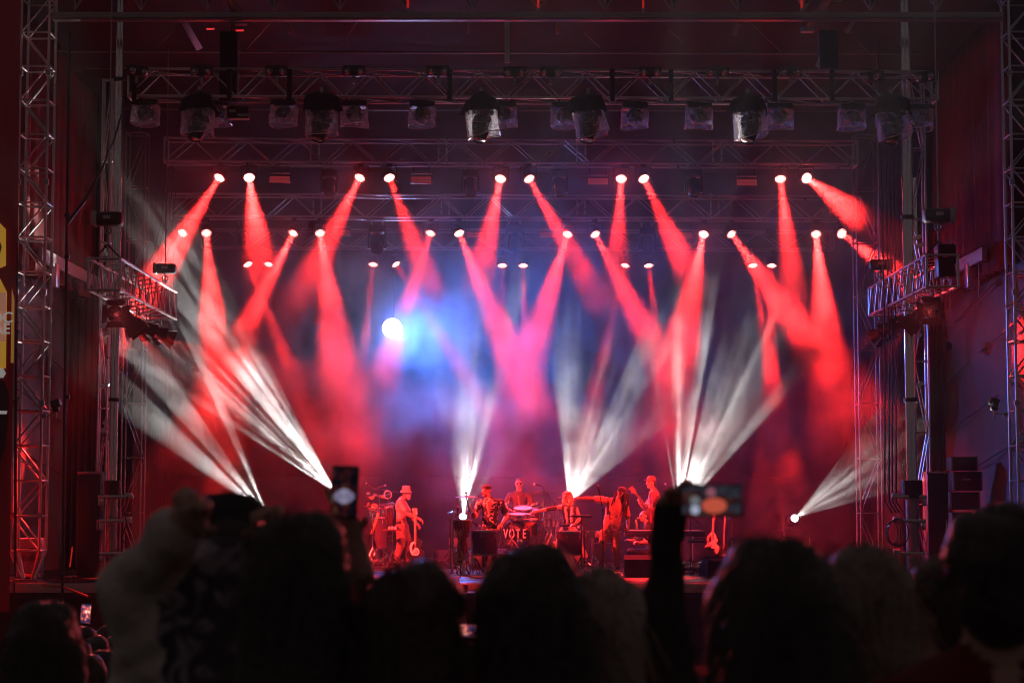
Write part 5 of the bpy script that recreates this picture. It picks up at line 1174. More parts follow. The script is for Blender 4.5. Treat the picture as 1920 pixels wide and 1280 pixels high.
for k, (x0, y0, x1, y1, Y) in enumerate(((236, 985, 245, 1045, 36.2), (240, 930, 232, 992, 36.2))):
    cable('mast_cable', 'slack black cable on the left mast\'s %s arm' % ('lower', 'upper')[k], [P(x0, y0, Y), P(x0 - 8, y0 + 25, Y), P(x1 + 6, y1 - 10, Y), P(x1, y1, Y)], .014)

# ---- more of the crowded backline ---------------------------------------------------------------------
mic_stand('drum microphone standing left of the rack tom', (Z5(585, 900, 40.95).x, 40.95, RZ), Z5(585, 560, 40.95).z, Z5(610, 478, 41.0), (.5, .1, -.4))
mic_stand('drum microphone dipping over the amber-lit floor tom', (Z5(850, 900, 40.95).x, 40.95, RZ), Z5(842, 470, 40.95).z, Z5(790, 520, 41.1), (-.5, .1, -.6))
mic_stand('microphone leaning in over the left acrylic tom', (Z5(255, 1050, 39.15).x, 39.15, SZ), Z5(252, 600, 39.15).z, Z5(290, 618, 38.95), (.7, -.1, -.4))
mic_stand('microphone leaning in over the right acrylic tom', (Z5(1262, 1050, 39.5).x, 39.5, SZ), Z5(1258, 600, 39.5).z, Z5(1205, 628, 39.3), (-.7, -.1, -.4))
drum('rack_tom', 'second rack tom, right of the first over the bass drum', Z5(770, 470, 41.7), M(15, 41.7), .2, MATS['tom_lacquer'], axis=(.1, -.25, 1), floor=RZ)
t = thing('cymbal_stand', 'ride cymbal on a stand behind the amber-lit floor tom', 'cymbal', (Z5(800, 900, 42.2).x, 42.2, RZ)); tripod(t, (Z5(800, 900, 42.2).x, 42.2, RZ), Z5(800, 440, 42.2).z, .32, .5); cymbal(t, Z5(815, 432, 42.1), .2, .12, -.1)
t = thing('trap_table', 'small table of shakers beside the left percussion rack', 'table', (Z4(370, 900, 41.7).x, 41.7, SZ)); tripod(t, (Z4(372, 900, 41.7).x, 41.7, SZ), Z4(372, 660, 41.7).z, .26, .35); b = MB(); b.box(Z4(372, 655, 41.7), (.4, .26, .03), None, .01); part('table_top', b, mat('trap_felt', (.10, .03, .03), .9), t)
for k in range(5):
    c = Z4(345 + 14 * k, 640, 41.65 + .05 * (k % 2)); b = MB(); b.ell(c, (.03, .03, .045), None, 10, 7); b.cone(c, c - Vector((.01, 0, .09)), .009, .009, 6); tag(part('maraca', b, WOOD if k % 2 else WHITEP), 'small shaker on the table of shakers, %s from the left' % ORD[k], 'shaker', 'shakers on the small table')
t = thing('cymbal_stand', 'hand cymbal on a low stand before the percussion rack', 'cymbal', (Z4(430, 1000, 41.8).x - .55, 41.6, SZ)); tripod(t, (Z4(430, 1000, 41.8).x - .55, 41.6, SZ), Z4(320, 480, 41.6).z, .3, .45); cymbal(t, Vector((Z4(430, 1000, 41.8).x - .55, 41.6, Z4(320, 478, 41.6).z)), .15, .15, -.2)
for k, (px, w, h_) in enumerate(((742, .55, .5), (1130, .6, .62), (1395, .7, .55), (1470, .6, .75))):
    x = P(px, 1000, 46.4).x; t = thing('backline_case', 'black road case against the masking, %s from the left' % ORD[k], 'case', (x, 46.3, SZ)); b = MB(); b.box((x, 46.3, SZ + h_ / 2), (w, .5, h_), None, .02); part('case', b, BLACK, t)
    for g in (-1, 1): slab(t, 'edge_rail', (x + g * (w / 2 - .015), 46.043, SZ + h_ / 2), (.03, .012, h_ - .04), STEEL)
    slab(t, 'lid_rail', (x, 46.043, SZ + h_ * .7), (w - .04, .012, .02), STEEL)
    b = MB(); b.box((x, 46.03, SZ + h_ * .45), (.12, .02, .08), None, .01); part('handle', b, STEEL, t)
for k in range(6):
    x0 = P(905 + 40 * k, 1075, 37.2).x; pts = [(x0 + .35 * i / 9 * (1 if k % 2 else -1) + .05 * math.sin(i * 1.9 + k), 36.0 + .25 * i + .1 * math.sin(i + k), SZ + .012) for i in range(10)]
    cable('floor_cable', 'cable running back over the deck by the drums, %s from the left' % ORD[k], pts, .010, MATS['cable_pvc'], 'loose cables on the deck')
# ================================================================== performers
SKIN_L = mat('skin_fair', (.50, .30, .22), .5, 0, .12, 14, .08, 60); SKIN_T = mat('skin_tan', (.36, .19, .12), .5, 0, .12, 14, .08, 60); SKIN_D = mat('skin_dark', (.28, .15, .10), .45, 0, .15, 14, .08, 60)
EYE = mat('eye_dark', (.03, .02, .02), .3); LIP = mat('lips', (.34, .12, .10), .45); SHOE = mat('dark_shoe', (.03, .03, .03), .6); DENIM = mat('black_jeans', (.025, .025, .03), .85, 0, .3, 10, .4, 25)
def figure(J, face, up, front, sleeve='short', r=1.0, loose=1.0, curlL=.6, curlR=.6, hands=True, legs=True, head_s=1.0, pants_loose=1.0, shorts=False, ears=True):
    """prims of one posed body. J: joints in world metres. slots 0 skin 1 shirt 2 trousers 3 shoes 4 eyes 5 lips"""
    pr = []; J = {k: Vector(v) for k, v in J.items()}; fr = Vector(front).normalized(); side = fr.cross(UPZ)
    if legs:
        for s in 'LR':
            if 'k' + s not in J: continue
            hip, kn, an, toe = J['hip' + s], J['k' + s], J['a' + s], J['t' + s]; pl = pants_loose
            pr.append(cap(hip, kn, .092 * r * pl, .068 * r * pl, 2, .04)); pr.append(cap(kn, an, .066 * r * pl, .05 * r * pl, 2, .03))
            pr.append(cap(an - UPZ * .02, an - UPZ * .05, .036, .034, 0, .01)); heel = an + (an - toe) * .22; heel.z = toe.z + .008
            pr.append(cap(heel, toe, .043, .036, 3, .02)); pr.append(cap(an - UPZ * .03, an.lerp(toe, .55), .04, .034, 3, .03))
    pr.append(cap(J['hipL'], J['hipR'], .10 * r, .10 * r, 2, .05, (fr, .85)))
    pr.append(cap(J['pelvis'], J['waist'], .135 * r * loose, .125 * r * loose, 2 if loose < 1.08 else 1, .05, (fr, .75)))
    pr.append(cap(J['waist'], J['chest'], .130 * r * loose, .155 * r * loose, 1, .06, (fr, .70)))
    pr.append(cap(J['sL'].lerp(J['sR'], .12), J['sR'].lerp(J['sL'], .12), .066 * r, .066 * r, 1, .06))
    pr.append(cap(J['chest'], J['neck'], .12 * r, .07 * r, 1, .06, (fr, .75)))
    pr.append(cap(J['neck'] - UPZ * .02, J['head'] - Vector(up).normalized() * .06, .056 * r, .052, 0, .025))
    for s in 'LR':
        sh, el, wr = J['s' + s], J['e' + s], J['w' + s]
        pr.append(cap(sh, el, .052 * r, .041 * r, 0 if sleeve != 'long' else 1, .03)); pr.append(cap(el, el.lerp(wr, .35), .041 * r, .043 * r, 0 if sleeve != 'long' else 1, .02)); pr.append(cap(el.lerp(wr, .35), wr, .043 * r, .027 * r, 0 if sleeve != 'long' else 1, .02))
        if sleeve == 'short': pr.append(cap(sh, sh.lerp(el, .62), .064 * r * loose, .062 * r * loose, 1, .025))
        if sleeve == 'long': pr.append(cap(sh, el, .062 * r * loose, .052 * r * loose, 1, .03)); pr.append(cap(el, el.lerp(wr, .9), .052 * r * loose, .040 * r * loose, 1, .02))
        if hands:
            hd = J.get('h' + s, wr + (wr - el).normalized() * .1) - wr; pn = J.get('pn' + s, Vector((0, 0, -1)))
            hand(pr, wr, hd, pn, 1 if s == 'L' else -1, 0, curlL if s == 'L' else curlR)
    q, R = head(pr, J['head'], face, up, 0, head_s, 4, 5, ears)
    return pr, q, R
def performer(label, Y, floor, pr, mats, h=.011):
    lo = min(p[1].z for p in pr); c = sum((p[1] for p in pr), Vector()) / len(pr)
    t = thing('person', label, 'person', (c.x, c.y, floor), 'the band on stage')
    body('body', pr, mats, t, h, .0035)
    return t
def stick(label, p, q, r=.008, m=None):
    b = MB(); b.cone(p, q, r, r * .75, 8); b.ell(Vector(q), (r * 1.2,) * 3, None, 8, 6); tag(part('drum_stick', b, m or SPRUCE), label, 'drum stick')
def dy(v, d): return Vector(v) + Vector((0, d, 0))

# ---- man in bucket hat -----------------------------------------------------------
Y = 42.3; fz = SZ
J = dict(head=Z4(500, 312, Y), neck=Z4(455, 378, Y), chest=Z4(448, 440, Y), waist=Z4(455, 540, Y), pelvis=Z4(458, 610, Y),
  sL=dy(Z4(470, 400, Y), .16), eL=dy(Z4(540, 520, Y), .16), wL=dy(Z4(600, 598, Y), .06), hL=dy(Z4(640, 640, Y), .02),
  sR=dy(Z4(440, 400, Y), -.18), eR=dy(Z4(508, 505, Y), -.22), wR=dy(Z4(625, 552, Y), -.26), hR=dy(Z4(672, 578, Y), -.28),
  hipL=dy(Z4(470, 628, Y), .09), kL=dy(Z4(512, 775, Y), .12), aL=dy(Z4(500, 925, Y), .10), tL=dy(Z4(552, 972, Y), .10),
  hipR=dy(Z4(455, 630, Y), -.09), kR=dy(Z4(455, 790, Y), -.10), aR=dy(Z4(412, 905, Y), -.08), tR=dy(Z4(455, 960, Y), -.10))
pr, q, R = figure(J, (1, -.25, -.1), (.06, 0, 1), (1, -.2, 0), pants_loose=1.32, loose=1.0)
for k, (x, y, z, rr) in enumerate(((.0, .075, -.085, .045), (.0, .07, -.115, .04), (.03, .055, -.07, .03), (-.03, .055, -.07, .03))): pr.append(ell(q(x, y, z), (rr, rr * .8, rr * 1.1), 6, .02, R))
hat = mat('washed_hat', (.52, .36, .33), .9, 0, .2, 12, .3, 60); TEE = mat('pale_tee', (.50, .42, .40), .85, 0, .15, 9, .5, 16); BAGGY = mat('loose_trousers', (.26, .15, .13), .85, 0, .2, 7, .6, 12); BEARD = mat('grey_beard', (.40, .36, .34), .9, 0, .3, 60, .5, 90)
t = performer('bearded man in bucket hat and loose trousers standing by the percussion rack', Y, fz, pr, [SKIN_T, TEE, BAGGY, SHOE, EYE, LIP, BEARD])
hm = Matrix.Translation(q(0, -.005, .05)) @ R.to_4x4()
b = MB(); b.lathe([(.094, 0), (.092, .05), (.082, .095), (.06, .105), (0, .108)], 24); b.lathe([(.094, .012), (.112, -.01), (.135, -.045), (.137, -.047), (.112, -.018), (.092, .0)], 24, None, False); part('bucket_hat', b, hat, t, hm)
c = Z4(432, 585, Y - .16); b = MB(); b.box(c, (.10, .05, .07), None, .015); part('belt_pack', b, BLACK, t)

# ---- man with headband at the left tom ------------------------------------------------
Y = 39.55
J = dict(head=Z5(355, 296, Y), neck=Z5(380, 372, Y), chest=Z5(390, 440, Y), waist=Z5(385, 575, Y), pelvis=Z5(388, 650, Y),
  sR=Z5(292, 402, Y), eR=dy(Z5(262, 520, Y), -.05), wR=dy(Z5(245, 540, Y), -.30), hR=dy(Z5(240, 505, Y), -.36),
  sL=Z5(486, 402, Y), eL=dy(Z5(545, 525, Y), .02), wL=dy(Z5(492, 605, Y), -.22), hL=dy(Z5(440, 648, Y), -.33),
  hipL=Z5(425, 665, Y), kL=dy(Z5(430, 860, Y), -.1), aL=Z5(432, 1030, Y), tL=dy(Z5(440, 1060, Y), -.16), hipR=Z5(350, 665, Y), kR=dy(Z5(342, 860, Y), -.1), aR=Z5(335, 1030, Y), tR=dy(Z5(325, 1060, Y), -.16))
for k_ in ('aL', 'aR'): J[k_].z = SZ + .10
for k_ in ('tL', 'tR'): J[k_].z = SZ + .04
pr, q, R = figure(J, (-.85, -.8, -.15), (-.05, -.02, 1), (-.2, -1, 0), loose=1.12, curlR=1.2)
pr.append(cap(Z5(372, 400, Y - .135), Z5(380, 500, Y - .125), .05, .022, 0, .01))       # open collar
pr.append(ell(q(0, .06, -.085), (.036, .03, .03), 6, .015, R))
FLOR = two_tone('floral_shirt', (.012, .011, .014), (.62, .55, .50), 9, .585, .605, .85)
t = performer('man in dark headband and open floral shirt behind the left tom', Y, SZ, pr, [SKIN_L, FLOR, DENIM, SHOE, EYE, LIP, mat('stubble', (.16, .09, .07), .8)])
hm = Matrix.Translation(q(0, -.012, .035)) @ R.to_4x4(); b = MB(); b.lathe([(.088, .0), (.096, .015), (.096, .05), (.082, .075), (.05, .092), (0, .098)], 22, Matrix.Diagonal((.9, 1.12, 1, 1))); part('headband', b, mat('dark_wool', (.03, .015, .018), .9, 0, .3, 30, .5, 80), t, hm)
stick('pale drum stick in the headband man\'s raised hand', Z5(248, 528, Y - .36), Z5(205, 420, Y - .5)); stick('drum stick lying over the left tom', Z5(455, 645, Y - .36), Z5(320, 668, Y - .6))

# ---- drummer -------------------------------------------------------------------------------
Y = 42.85
J = dict(head=Z5(655, 232, Y), neck=Z5(657, 305, Y), chest=Z5(660, 370, Y), waist=Z5(660, 480, Y), pelvis=Z5(660, 560, Y),
  sR=Z5(572, 338, Y), eR=dy(Z5(530, 430, Y), -.10), wR=dy(Z5(590, 470, Y), -.36), hR=dy(Z5(625, 462, Y), -.45), sL=Z5(742, 338, Y), eL=dy(Z5(792, 440, Y), -.08), wL=dy(Z5(742, 480, Y), -.38), hL=dy(Z5(708, 468, Y), -.46),
  hipL=Z5(705, 585, Y), kL=dy(Z5(760, 600, Y), -.42), aL=dy(Z5(755, 780, Y), -.45), tL=dy(Z5(765, 815, Y), -.62), hipR=Z5(615, 585, Y), kR=dy(Z5(560, 600, Y), -.42), aR=dy(Z5(565, 780, Y), -.45), tR=dy(Z5(555, 815, Y), -.62))
for k_ in ('aL', 'aR'): J[k_].z = RZ + .10
for k_ in ('tL', 'tR'): J[k_].z = RZ + .04
pr, q, R = figure(J, (.0, -1, -.05), (0, 0, 1), (0, -1, 0), loose=1.1, curlL=1.2, curlR=1.2)
t = performer('short-haired drummer in dark tee shirt and dark glasses behind the kit', Y, RZ, pr, [SKIN_L, mat('dark_tee', (.05, .03, .03), .85, 0, .2, 9, .5, 16), DENIM, SHOE, EYE, LIP])
hp = [ell(q(0, -.022, .05), (.080, .094, .078), 0, .02, R), ell(q(0, -.055, .0), (.076, .06, .08), 0, .02, R)]; body('hair', hp, [mat('cropped_hair', (.10, .06, .04), .8, 0, .3, 50, .5, 120)], t)
b = MB()
for s in (-1, 1): b.ell(q(s * .034, .094, .010), (.030, .012, .021), R, 12, 8)
b.tube([q(-.075, .02, .015), q(-.06, .085, .014), q(0, .104, .014), q(.06, .085, .014), q(.075, .02, .015)], .005, 5); part('dark_glasses', b, GLASS, t)
stick('pale drum stick held upright by the drummer', Z5(668, 470, Y - .45), Z5(645, 345, Y - .42)); stick('pale drum stick slanting over the rack tom', Z5(690, 470, Y - .5), Z5(742, 412, Y - .8))

# ---- blonde woman ------------------------------------------------------------------------------
Y = 40.2
J = dict(head=Z5(1098, 350, Y), neck=Z5(1108, 428, Y), chest=Z5(1120, 500, Y), waist=Z5(1118, 600, Y), pelvis=Z5(1112, 665, Y),
  sR=Z5(1050, 442, Y), eR=dy(Z5(930, 462, Y), -.10), wR=dy(Z5(800, 488, Y), -.20), hR=dy(Z5(745, 502, Y), -.24), sL=Z5(1182, 462, Y), eL=dy(Z5(1212, 555, Y), -.05), wL=dy(Z5(1165, 600, Y), -.30), hL=dy(Z5(1120, 612, Y), -.36),
  hipL=Z5(1150, 690, Y), kL=dy(Z5(1180, 860, Y), -.06), aL=Z5(1190, 1010, Y), tL=dy(Z5(1195, 1040, Y), -.16), hipR=Z5(1075, 690, Y), kR=dy(Z5(1040, 860, Y), -.08), aR=Z5(1015, 1010, Y), tR=dy(Z5(1005, 1040, Y), -.16))
for k_ in ('aL', 'aR'): J[k_].z = SZ + .10
for k_ in ('tL', 'tR'): J[k_].z = SZ + .04
pr, q, R = figure(J, (-.75, -.85, -.15), (-.06, -.04, 1), (-.25, -1, 0), sleeve='none', r=.88, curlR=.9, pants_loose=1.2, head_s=.97)
LIGHTP = mat('pale_wide_trousers', (.48, .36, .35), .85, 0, .15, 7, .5, 12)
# wide coat tails over the trousers
for s_, x in ((-1, 985), (1, 1235)): pr.append(cap(Z5(1112 + s_ * 35, 670, Y), Z5(x, 905, Y - .02), .09, .12, 2, .05, (Vector((0, 1, 0)), .4)))
pr.append(cap(Z5(1080, 450, Y - .10), Z5(1100, 585, Y - .11), .018, .02, 6, .01)); pr.append(cap(Z5(1145, 455, Y - .10), Z5(1135, 580, Y - .11), .018, .02, 6, .01))
pr.append(cap(J['eR'].lerp(J['sR'], .45), J['eR'].lerp(J['wR'], .15), .049, .046, 1, .01))
t = performer('blonde woman in dark top and pale trousers striking across to the left', Y, SZ, pr, [SKIN_L, mat('dark_top', (.04, .02, .025), .8), LIGHTP, SHOE, EYE, LIP, mat('white_strap', (.5, .42, .4), .8)])
BLOND = mat('blonde_hair', (.55, .34, .20), .6, 0, .3, 25, .6, 45)
hp = [ell(q(0, -.03, .04), (.088, .10, .088), 0, .03, R), ell(q(.0, -.07, -.04), (.09, .06, .10), 0, .03, R)]
for s in (-1, 1):
    hp += [cap(q(s * .075, .0, .02), q(s * .085, .01, -.10), .03, .035, 0, .03), cap(q(s * .085, .01, -.10), q(s * .075, -.02, -.22), .04, .03, 0, .03)]
hp += [cap(q(.03, -.07, -.06), q(.05, -.06, -.25), .07, .045, 0, .04), cap(q(-.02, -.08, -.06), q(-.03, -.07, -.24), .07, .04, 0, .04)]
body('hair', hp, [BLOND], t)
b = MB(); b.lathe([(.09, .0), (.096, .01), (.096, .04), (.09, .05)], 22, Matrix.Diagonal((.94, 1.1, 1, 1)), False); part('head_scarf', b, mat('scarf', (.35, .12, .10), .8), t, Matrix.Translation(q(0, -.012, .045)) @ R.to_4x4())
stick('drum stick in the blonde woman\'s outstretched hand', Z5(770, 492, Y - .24), Z5(690, 520, Y - .55))
# strap harness box at her waist
b = MB(); b.box(Z5(1100, 612, Y - .22), (.36, .06, .05), None, .012); tag(part('waist_rack', b, BLACK), 'black rack bar before the blonde woman\'s waist', 'rack')

# ---- man with dreadlocks ----------------------------------------------------------------------------
Y = 39.3
J = dict(head=Z6(712, 322, Y), neck=Z6(672, 392, Y), chest=Z6(655, 450, Y), waist=Z6(625, 590, Y), pelvis=Z6(618, 665, Y),
  sR=Z6(570, 382, Y), eR=dy(Z6(430, 366, Y), -.06), wR=dy(Z6(312, 364, Y), -.12), hR=dy(Z6(270, 366, Y), -.14), sL=Z6(748, 432, Y), eL=dy(Z6(775, 565, Y), .02), wL=dy(Z6(770, 640, Y), -.16), hL=dy(Z6(738, 660, Y), -.25),
  hipL=Z6(655, 690, Y), kL=dy(Z6(668, 850, Y), -.05), aL=Z6(678, 1000, Y), tL=dy(Z6(690, 1045, Y), -.16), hipR=Z6(565, 690, Y), kR=dy(Z6(520, 850, Y), -.02), aR=Z6(540, 1000, Y), tR=dy(Z6(545, 1045, Y), -.16))
for k_ in ('aL', 'aR'): J[k_].z = SZ + .10
for k_ in ('tL', 'tR'): J[k_].z = SZ + .04
pr, q, R = figure(J, (-.62, -.75, -.42), (.18, -.1, 1), (-.15, -1, 0), loose=1.2, curlR=1.2, curlL=1.1, pants_loose=1.08)
RUST = mat('rust_tee', (.58, .24, .20), .85, 0, .15, 8, .5, 14)
t = performer('man with dreadlocks in backwards cap, arm stretched out to the left', Y, SZ, pr, [SKIN_D, RUST, mat('red_denim', (.50, .22, .18), .85, 0, .2, 10, .4, 20), SHOE, EYE, LIP])
DRD = mat('black_dreadlocks', (.03, .015, .014), .85, 0, .4, 40, .6, 60); rnd = random.Random(3); hp = [ell(q(0, -.03, .035), (.086, .098, .082), 0, .02, R)]
for i in range(16):
    a = math.pi * (.12 + .76 * i / 15) + math.pi; x, yv = .085 * math.cos(a), .075 * math.sin(a) - .01; x = x if i % 2 else x * 1.05
    p0 = q(x, yv, .0); L = .26 + .14 * rnd.random() * (1 if x > -.03 else .7); p1 = p0 + Vector((.02 * rnd.uniform(-1, 1) + x * .25, rnd.uniform(-.02, .02), -L * .5)); p2 = p1 + Vector((.02 * rnd.uniform(-1, 1), rnd.uniform(-.02, .02), -L * .5)); hp += [cap(p0, p1, .017, .016, 0, .008), cap(p1, p2, .016, .010, 0, .006)]
for s in (-1, 1):
    for k in range(3):
        p0 = q(s * .085, .03 - .03 * k, .0); p1 = p0 + Vector((s * .02 - .02, 0, -.15)); p2 = p1 + Vector((s * .01 + .01, -.02, -.14 - .05 * k)); hp += [cap(p0, p1, .017, .017, 0, .008), cap(p1, p2, .017, .01, 0, .006)]
for (x0, y0, x1, y1) in ((672, 300, 640, 372), (640, 372, 622, 430), (660, 310, 652, 400), (758, 320, 770, 400), (770, 400, 762, 500), (745, 330, 752, 470), (778, 330, 786, 440)):
    hp.append(cap(Z6(x0, y0, Y - .10), Z6(x1, y1, Y - .13), .020, .015, 0, .008))
body('dreadlocks', hp, [DRD], t, .010)
b = MB(); b.lathe([(.096, 0), (.098, .03), (.088, .07), (.055, .098), (0, .104)], 22, Matrix.Diagonal((.92, 1.08, 1, 1))); b.prism([(-.06, -.085), (.06, -.085), (.05, -.16), (.02, -.175), (-.02, -.175), (-.05, -.16)], .01, Matrix.Translation((0, 0, .012))); part('backwards_cap', b, mat('cap_black', (.025, .018, .018), .85, 0, .2, 20, .2, 60), t, Matrix.Translation(q(0, -.012, .045)) @ R.to_4x4())
stick('pale stick pointed at the blonde woman by the dreadlocked man', Z6(300, 366, Y - .14), Z6(132, 355, Y - .2), .009); stick('long dark stick across the dreadlocked man\'s hips', Z6(762, 636, Y - .28), Z6(560, 690, Y - .4), .012, mat('dark_stick', (.05, .03, .025), .5)); stick('short pale stick at the dreadlocked man\'s hip', Z6(698, 618, Y - .3), Z6(738, 592, Y - .3), .008)

# ---- guitarist in cap ----------------------------------------------------------------------------------
Y = 42.0
J = dict(head=Z6(988, 222, Y), neck=Z6(1018, 296, Y), chest=Z6(1022, 370, Y), waist=Z6(1030, 480, Y), pelvis=Z6(1035, 560, Y),
  sR=dy(Z6(1000, 330, Y), -.12), eR=dy(Z6(975, 440, Y), -.25), wR=dy(Z6(985, 478, Y), -.30), hR=dy(Z6(960, 500, Y), -.36), sL=dy(Z6(1040, 325, Y), .12), eL=dy(Z6(925, 448, Y), .02), wL=dy(Z6(884, 408, Y), -.08), hL=dy(Z6(874, 360, Y), -.12),
  hipL=dy(Z6(1030, 585, Y), .08), kL=dy(Z6(1020, 770, Y), .08), aL=dy(Z6(1040, 960, Y), .08), tL=dy(Z6(1000, 1000, Y), .04), hipR=dy(Z6(1035, 585, Y), -.08), kR=dy(Z6(1030, 770, Y), -.08), aR=dy(Z6(1045, 960, Y), -.08), tR=dy(Z6(1005, 1000, Y), -.12))
for k_ in ('aL', 'aR'): J[k_].z = SZ + .10
for k_ in ('tL', 'tR'): J[k_].z = SZ + .04
pr, q, R = figure(J, (-1, -.35, -.08), (-.03, 0, 1), (-1, -.45, 0), loose=1.05, curlL=1.0, curlR=.9)
pr.append(cap(Z6(985, 310, Y - .13), Z6(965, 420, Y - .15), .035, .03, 0, .01))
t = performer('guitarist in trucker cap and open shirt, facing left behind the keyboard', Y, SZ, pr, [SKIN_L, mat('open_shirt', (.38, .12, .10), .85, 0, .2, 10, .5, 16), DENIM, SHOE, EYE, LIP])
hp = [ell(q(0, -.03, .03), (.084, .094, .08), 0, .02, R), cap(q(0, -.085, .0), q(0, -.11, -.08), .035, .02, 0, .02)]; body('hair', hp, [mat('brown_hair', (.10, .05, .03), .7, 0, .3, 40, .5, 80)], t)
b = MB(); b.lathe([(.094, 0), (.096, .03), (.088, .08), (.06, .115), (0, .122)], 22, Matrix.Diagonal((.93, 1.08, 1, 1))); b.prism([(-.07, .07), (.07, .07), (.062, .14), (.03, .175), (-.03, .175), (-.062, .14)], .01, Matrix.Translation((0, 0, .012)) @ Matrix.Rotation(.12, 4, 'X')); part('trucker_cap', b, mat('cap_rust', (.40, .16, .12), .85, 0, .2, 20, .2, 60), t, Matrix.Translation(q(0, -.01, .042)) @ R.to_4x4())
guitar('electric_guitar', 'electric guitar held by the man in the trucker cap', Z6(1010, 520, Y - .38), (-.62, .08, .78), (-.35, -1, .1), .38, .30, .42, mat('guitar_red', (.30, .04, .03), .2), GLOSSB, cut=.3, hole=False, thick=.045, stand=False)
b = MB(); b.tube([Z6(1042, 300, Y - .02), Z6(1010, 340, Y - .17), Z6(980, 420, Y - .24), Z6(975, 500, Y - .32)], .022, 6); tag(part('guitar_strap', b, BLACK), 'black strap across the cap man\'s chest', 'strap')

# ---- seated saxophone player --------------------------------------------------------------------------------
Y = 40.6
J = dict(head=Z6(925, 528, Y), neck=Z6(955, 600, Y), chest=Z6(972, 680, Y), waist=Z6(990, 780, Y), pelvis=Z6(995, 850, Y),
  sR=dy(Z6(945, 640, Y), -.14), eR=dy(Z6(930, 770, Y), -.24), wR=dy(Z6(868, 772, Y), -.30), hR=dy(Z6(835, 760, Y), -.32), sL=dy(Z6(985, 640, Y), .12), eL=dy(Z6(930, 740, Y), .0), wL=dy(Z6(800, 752, Y), -.12), hL=dy(Z6(740, 735, Y), -.14),
  hipL=dy(Z6(985, 870, Y), .07), kL=dy(Z6(800, 855, Y), .07), aL=dy(Z6(815, 1000, Y), .07), tL=dy(Z6(770, 1030, Y), .05), hipR=dy(Z6(985, 870, Y), -.10), kR=dy(Z6(790, 862, Y), -.12), aR=dy(Z6(800, 1000, Y), -.12), tR=dy(Z6(755, 1030, Y), -.14))
for k_ in ('aL', 'aR'): J[k_].z = SZ + .10
for k_ in ('tL', 'tR'): J[k_].z = SZ + .04
pr, q, R = figure(J, (-1, -.3, -.1), (-.05, 0, 1), (-1, -.25, 0), loose=1.08, curlL=.5, curlR=.9)
t = performer('seated saxophone player in black beside the keyboard', Y, SZ, pr, [SKIN_L, mat('black_shirt', (.03, .018, .02), .85), DENIM, SHOE, EYE, LIP])
hp = [ell(q(0, -.03, .04), (.085, .098, .085), 0, .02, R), ell(q(0, -.06, -.02), (.08, .055, .08), 0, .02, R)]; body('hair', hp, [MATS['brown_hair']], t)
t = thing('saxophone', 'curved brass saxophone held to the seated player\'s mouth', 'saxophone', Z6(860, 700, Y - .2)); m_ = q(0, .10, -.05)
b = MB(); b.tube([m_, m_ + Vector((-.05, -.02, .02)), m_ + Vector((-.08, -.03, -.02)), m_ + Vector((-.07, -.05, -.12)), m_ + Vector((-.05, -.07, -.30)), m_ + Vector((-.07, -.09, -.38)), m_ + Vector((-.13, -.10, -.38)), m_ + Vector((-.16, -.10, -.30))], .012, 10, .035); part('tube', b, BRASS, t)
b = MB(); b.lathe([(.034, 0), (.045, .05), (.07, .09), (.072, .09), (.05, .05)], 16, Matrix.Translation(m_ + Vector((-.16, -.10, -.31))) @ Matrix.Rotation(-.25, 4, 'Y'), False); part('bell', b, BRASS, t)
for k in range(8): bar(t, 'key', m_ + Vector((-.085 + .002 * k, -.055 - .003 * k, -.08 - .03 * k)), m_ + Vector((-.105 + .002 * k, -.06 - .003 * k, -.08 - .03 * k)), .011, CHROME)
b = MB(); b.box((Z6(995, 905, Y).x, Y, SZ + .225), (.36, .36, .45), None, .02); tag(part('stage_box_seat', b, BLACK), 'black box the saxophone player sits on', 'seat')
# ================================================================== crowd
GRP = 'the crowd in front of the stage'
HAIR_B = mat('black_hair', (.034, .022, .019), .38, 0, .4, 30, .7, 50, spec=.6, sheen=.08); HAIR_D = mat('dark_brown_hair', (.06, .03, .022), .38, 0, .4, 30, .7, 50, spec=.6, sheen=.08); HAIR_BL = mat('ash_blonde_hair', (.30, .25, .19), .42, 0, .35, 22, .7, 45, spec=.8, sheen=.08); HAIR_R = mat('chestnut_hair', (.10, .045, .03), .38, 0, .4, 30, .7, 50, spec=.6, sheen=.08)
BLKTOP = mat('black_jacket', (.03, .025, .027), .85, 0, .3, 8, .5, 14); REDTOP = mat('wine_red_shirt', (.16, .012, .02), .85, 0, .25, 7, .5, 14); WHITETOP = mat('cream_sweater', (.62, .58, .54), .9, 0, .12, 20, .6, 30); PINKTOP = mat('dusky_pink_top', (.35, .12, .15), .85, 0, .2, 9, .5, 16)
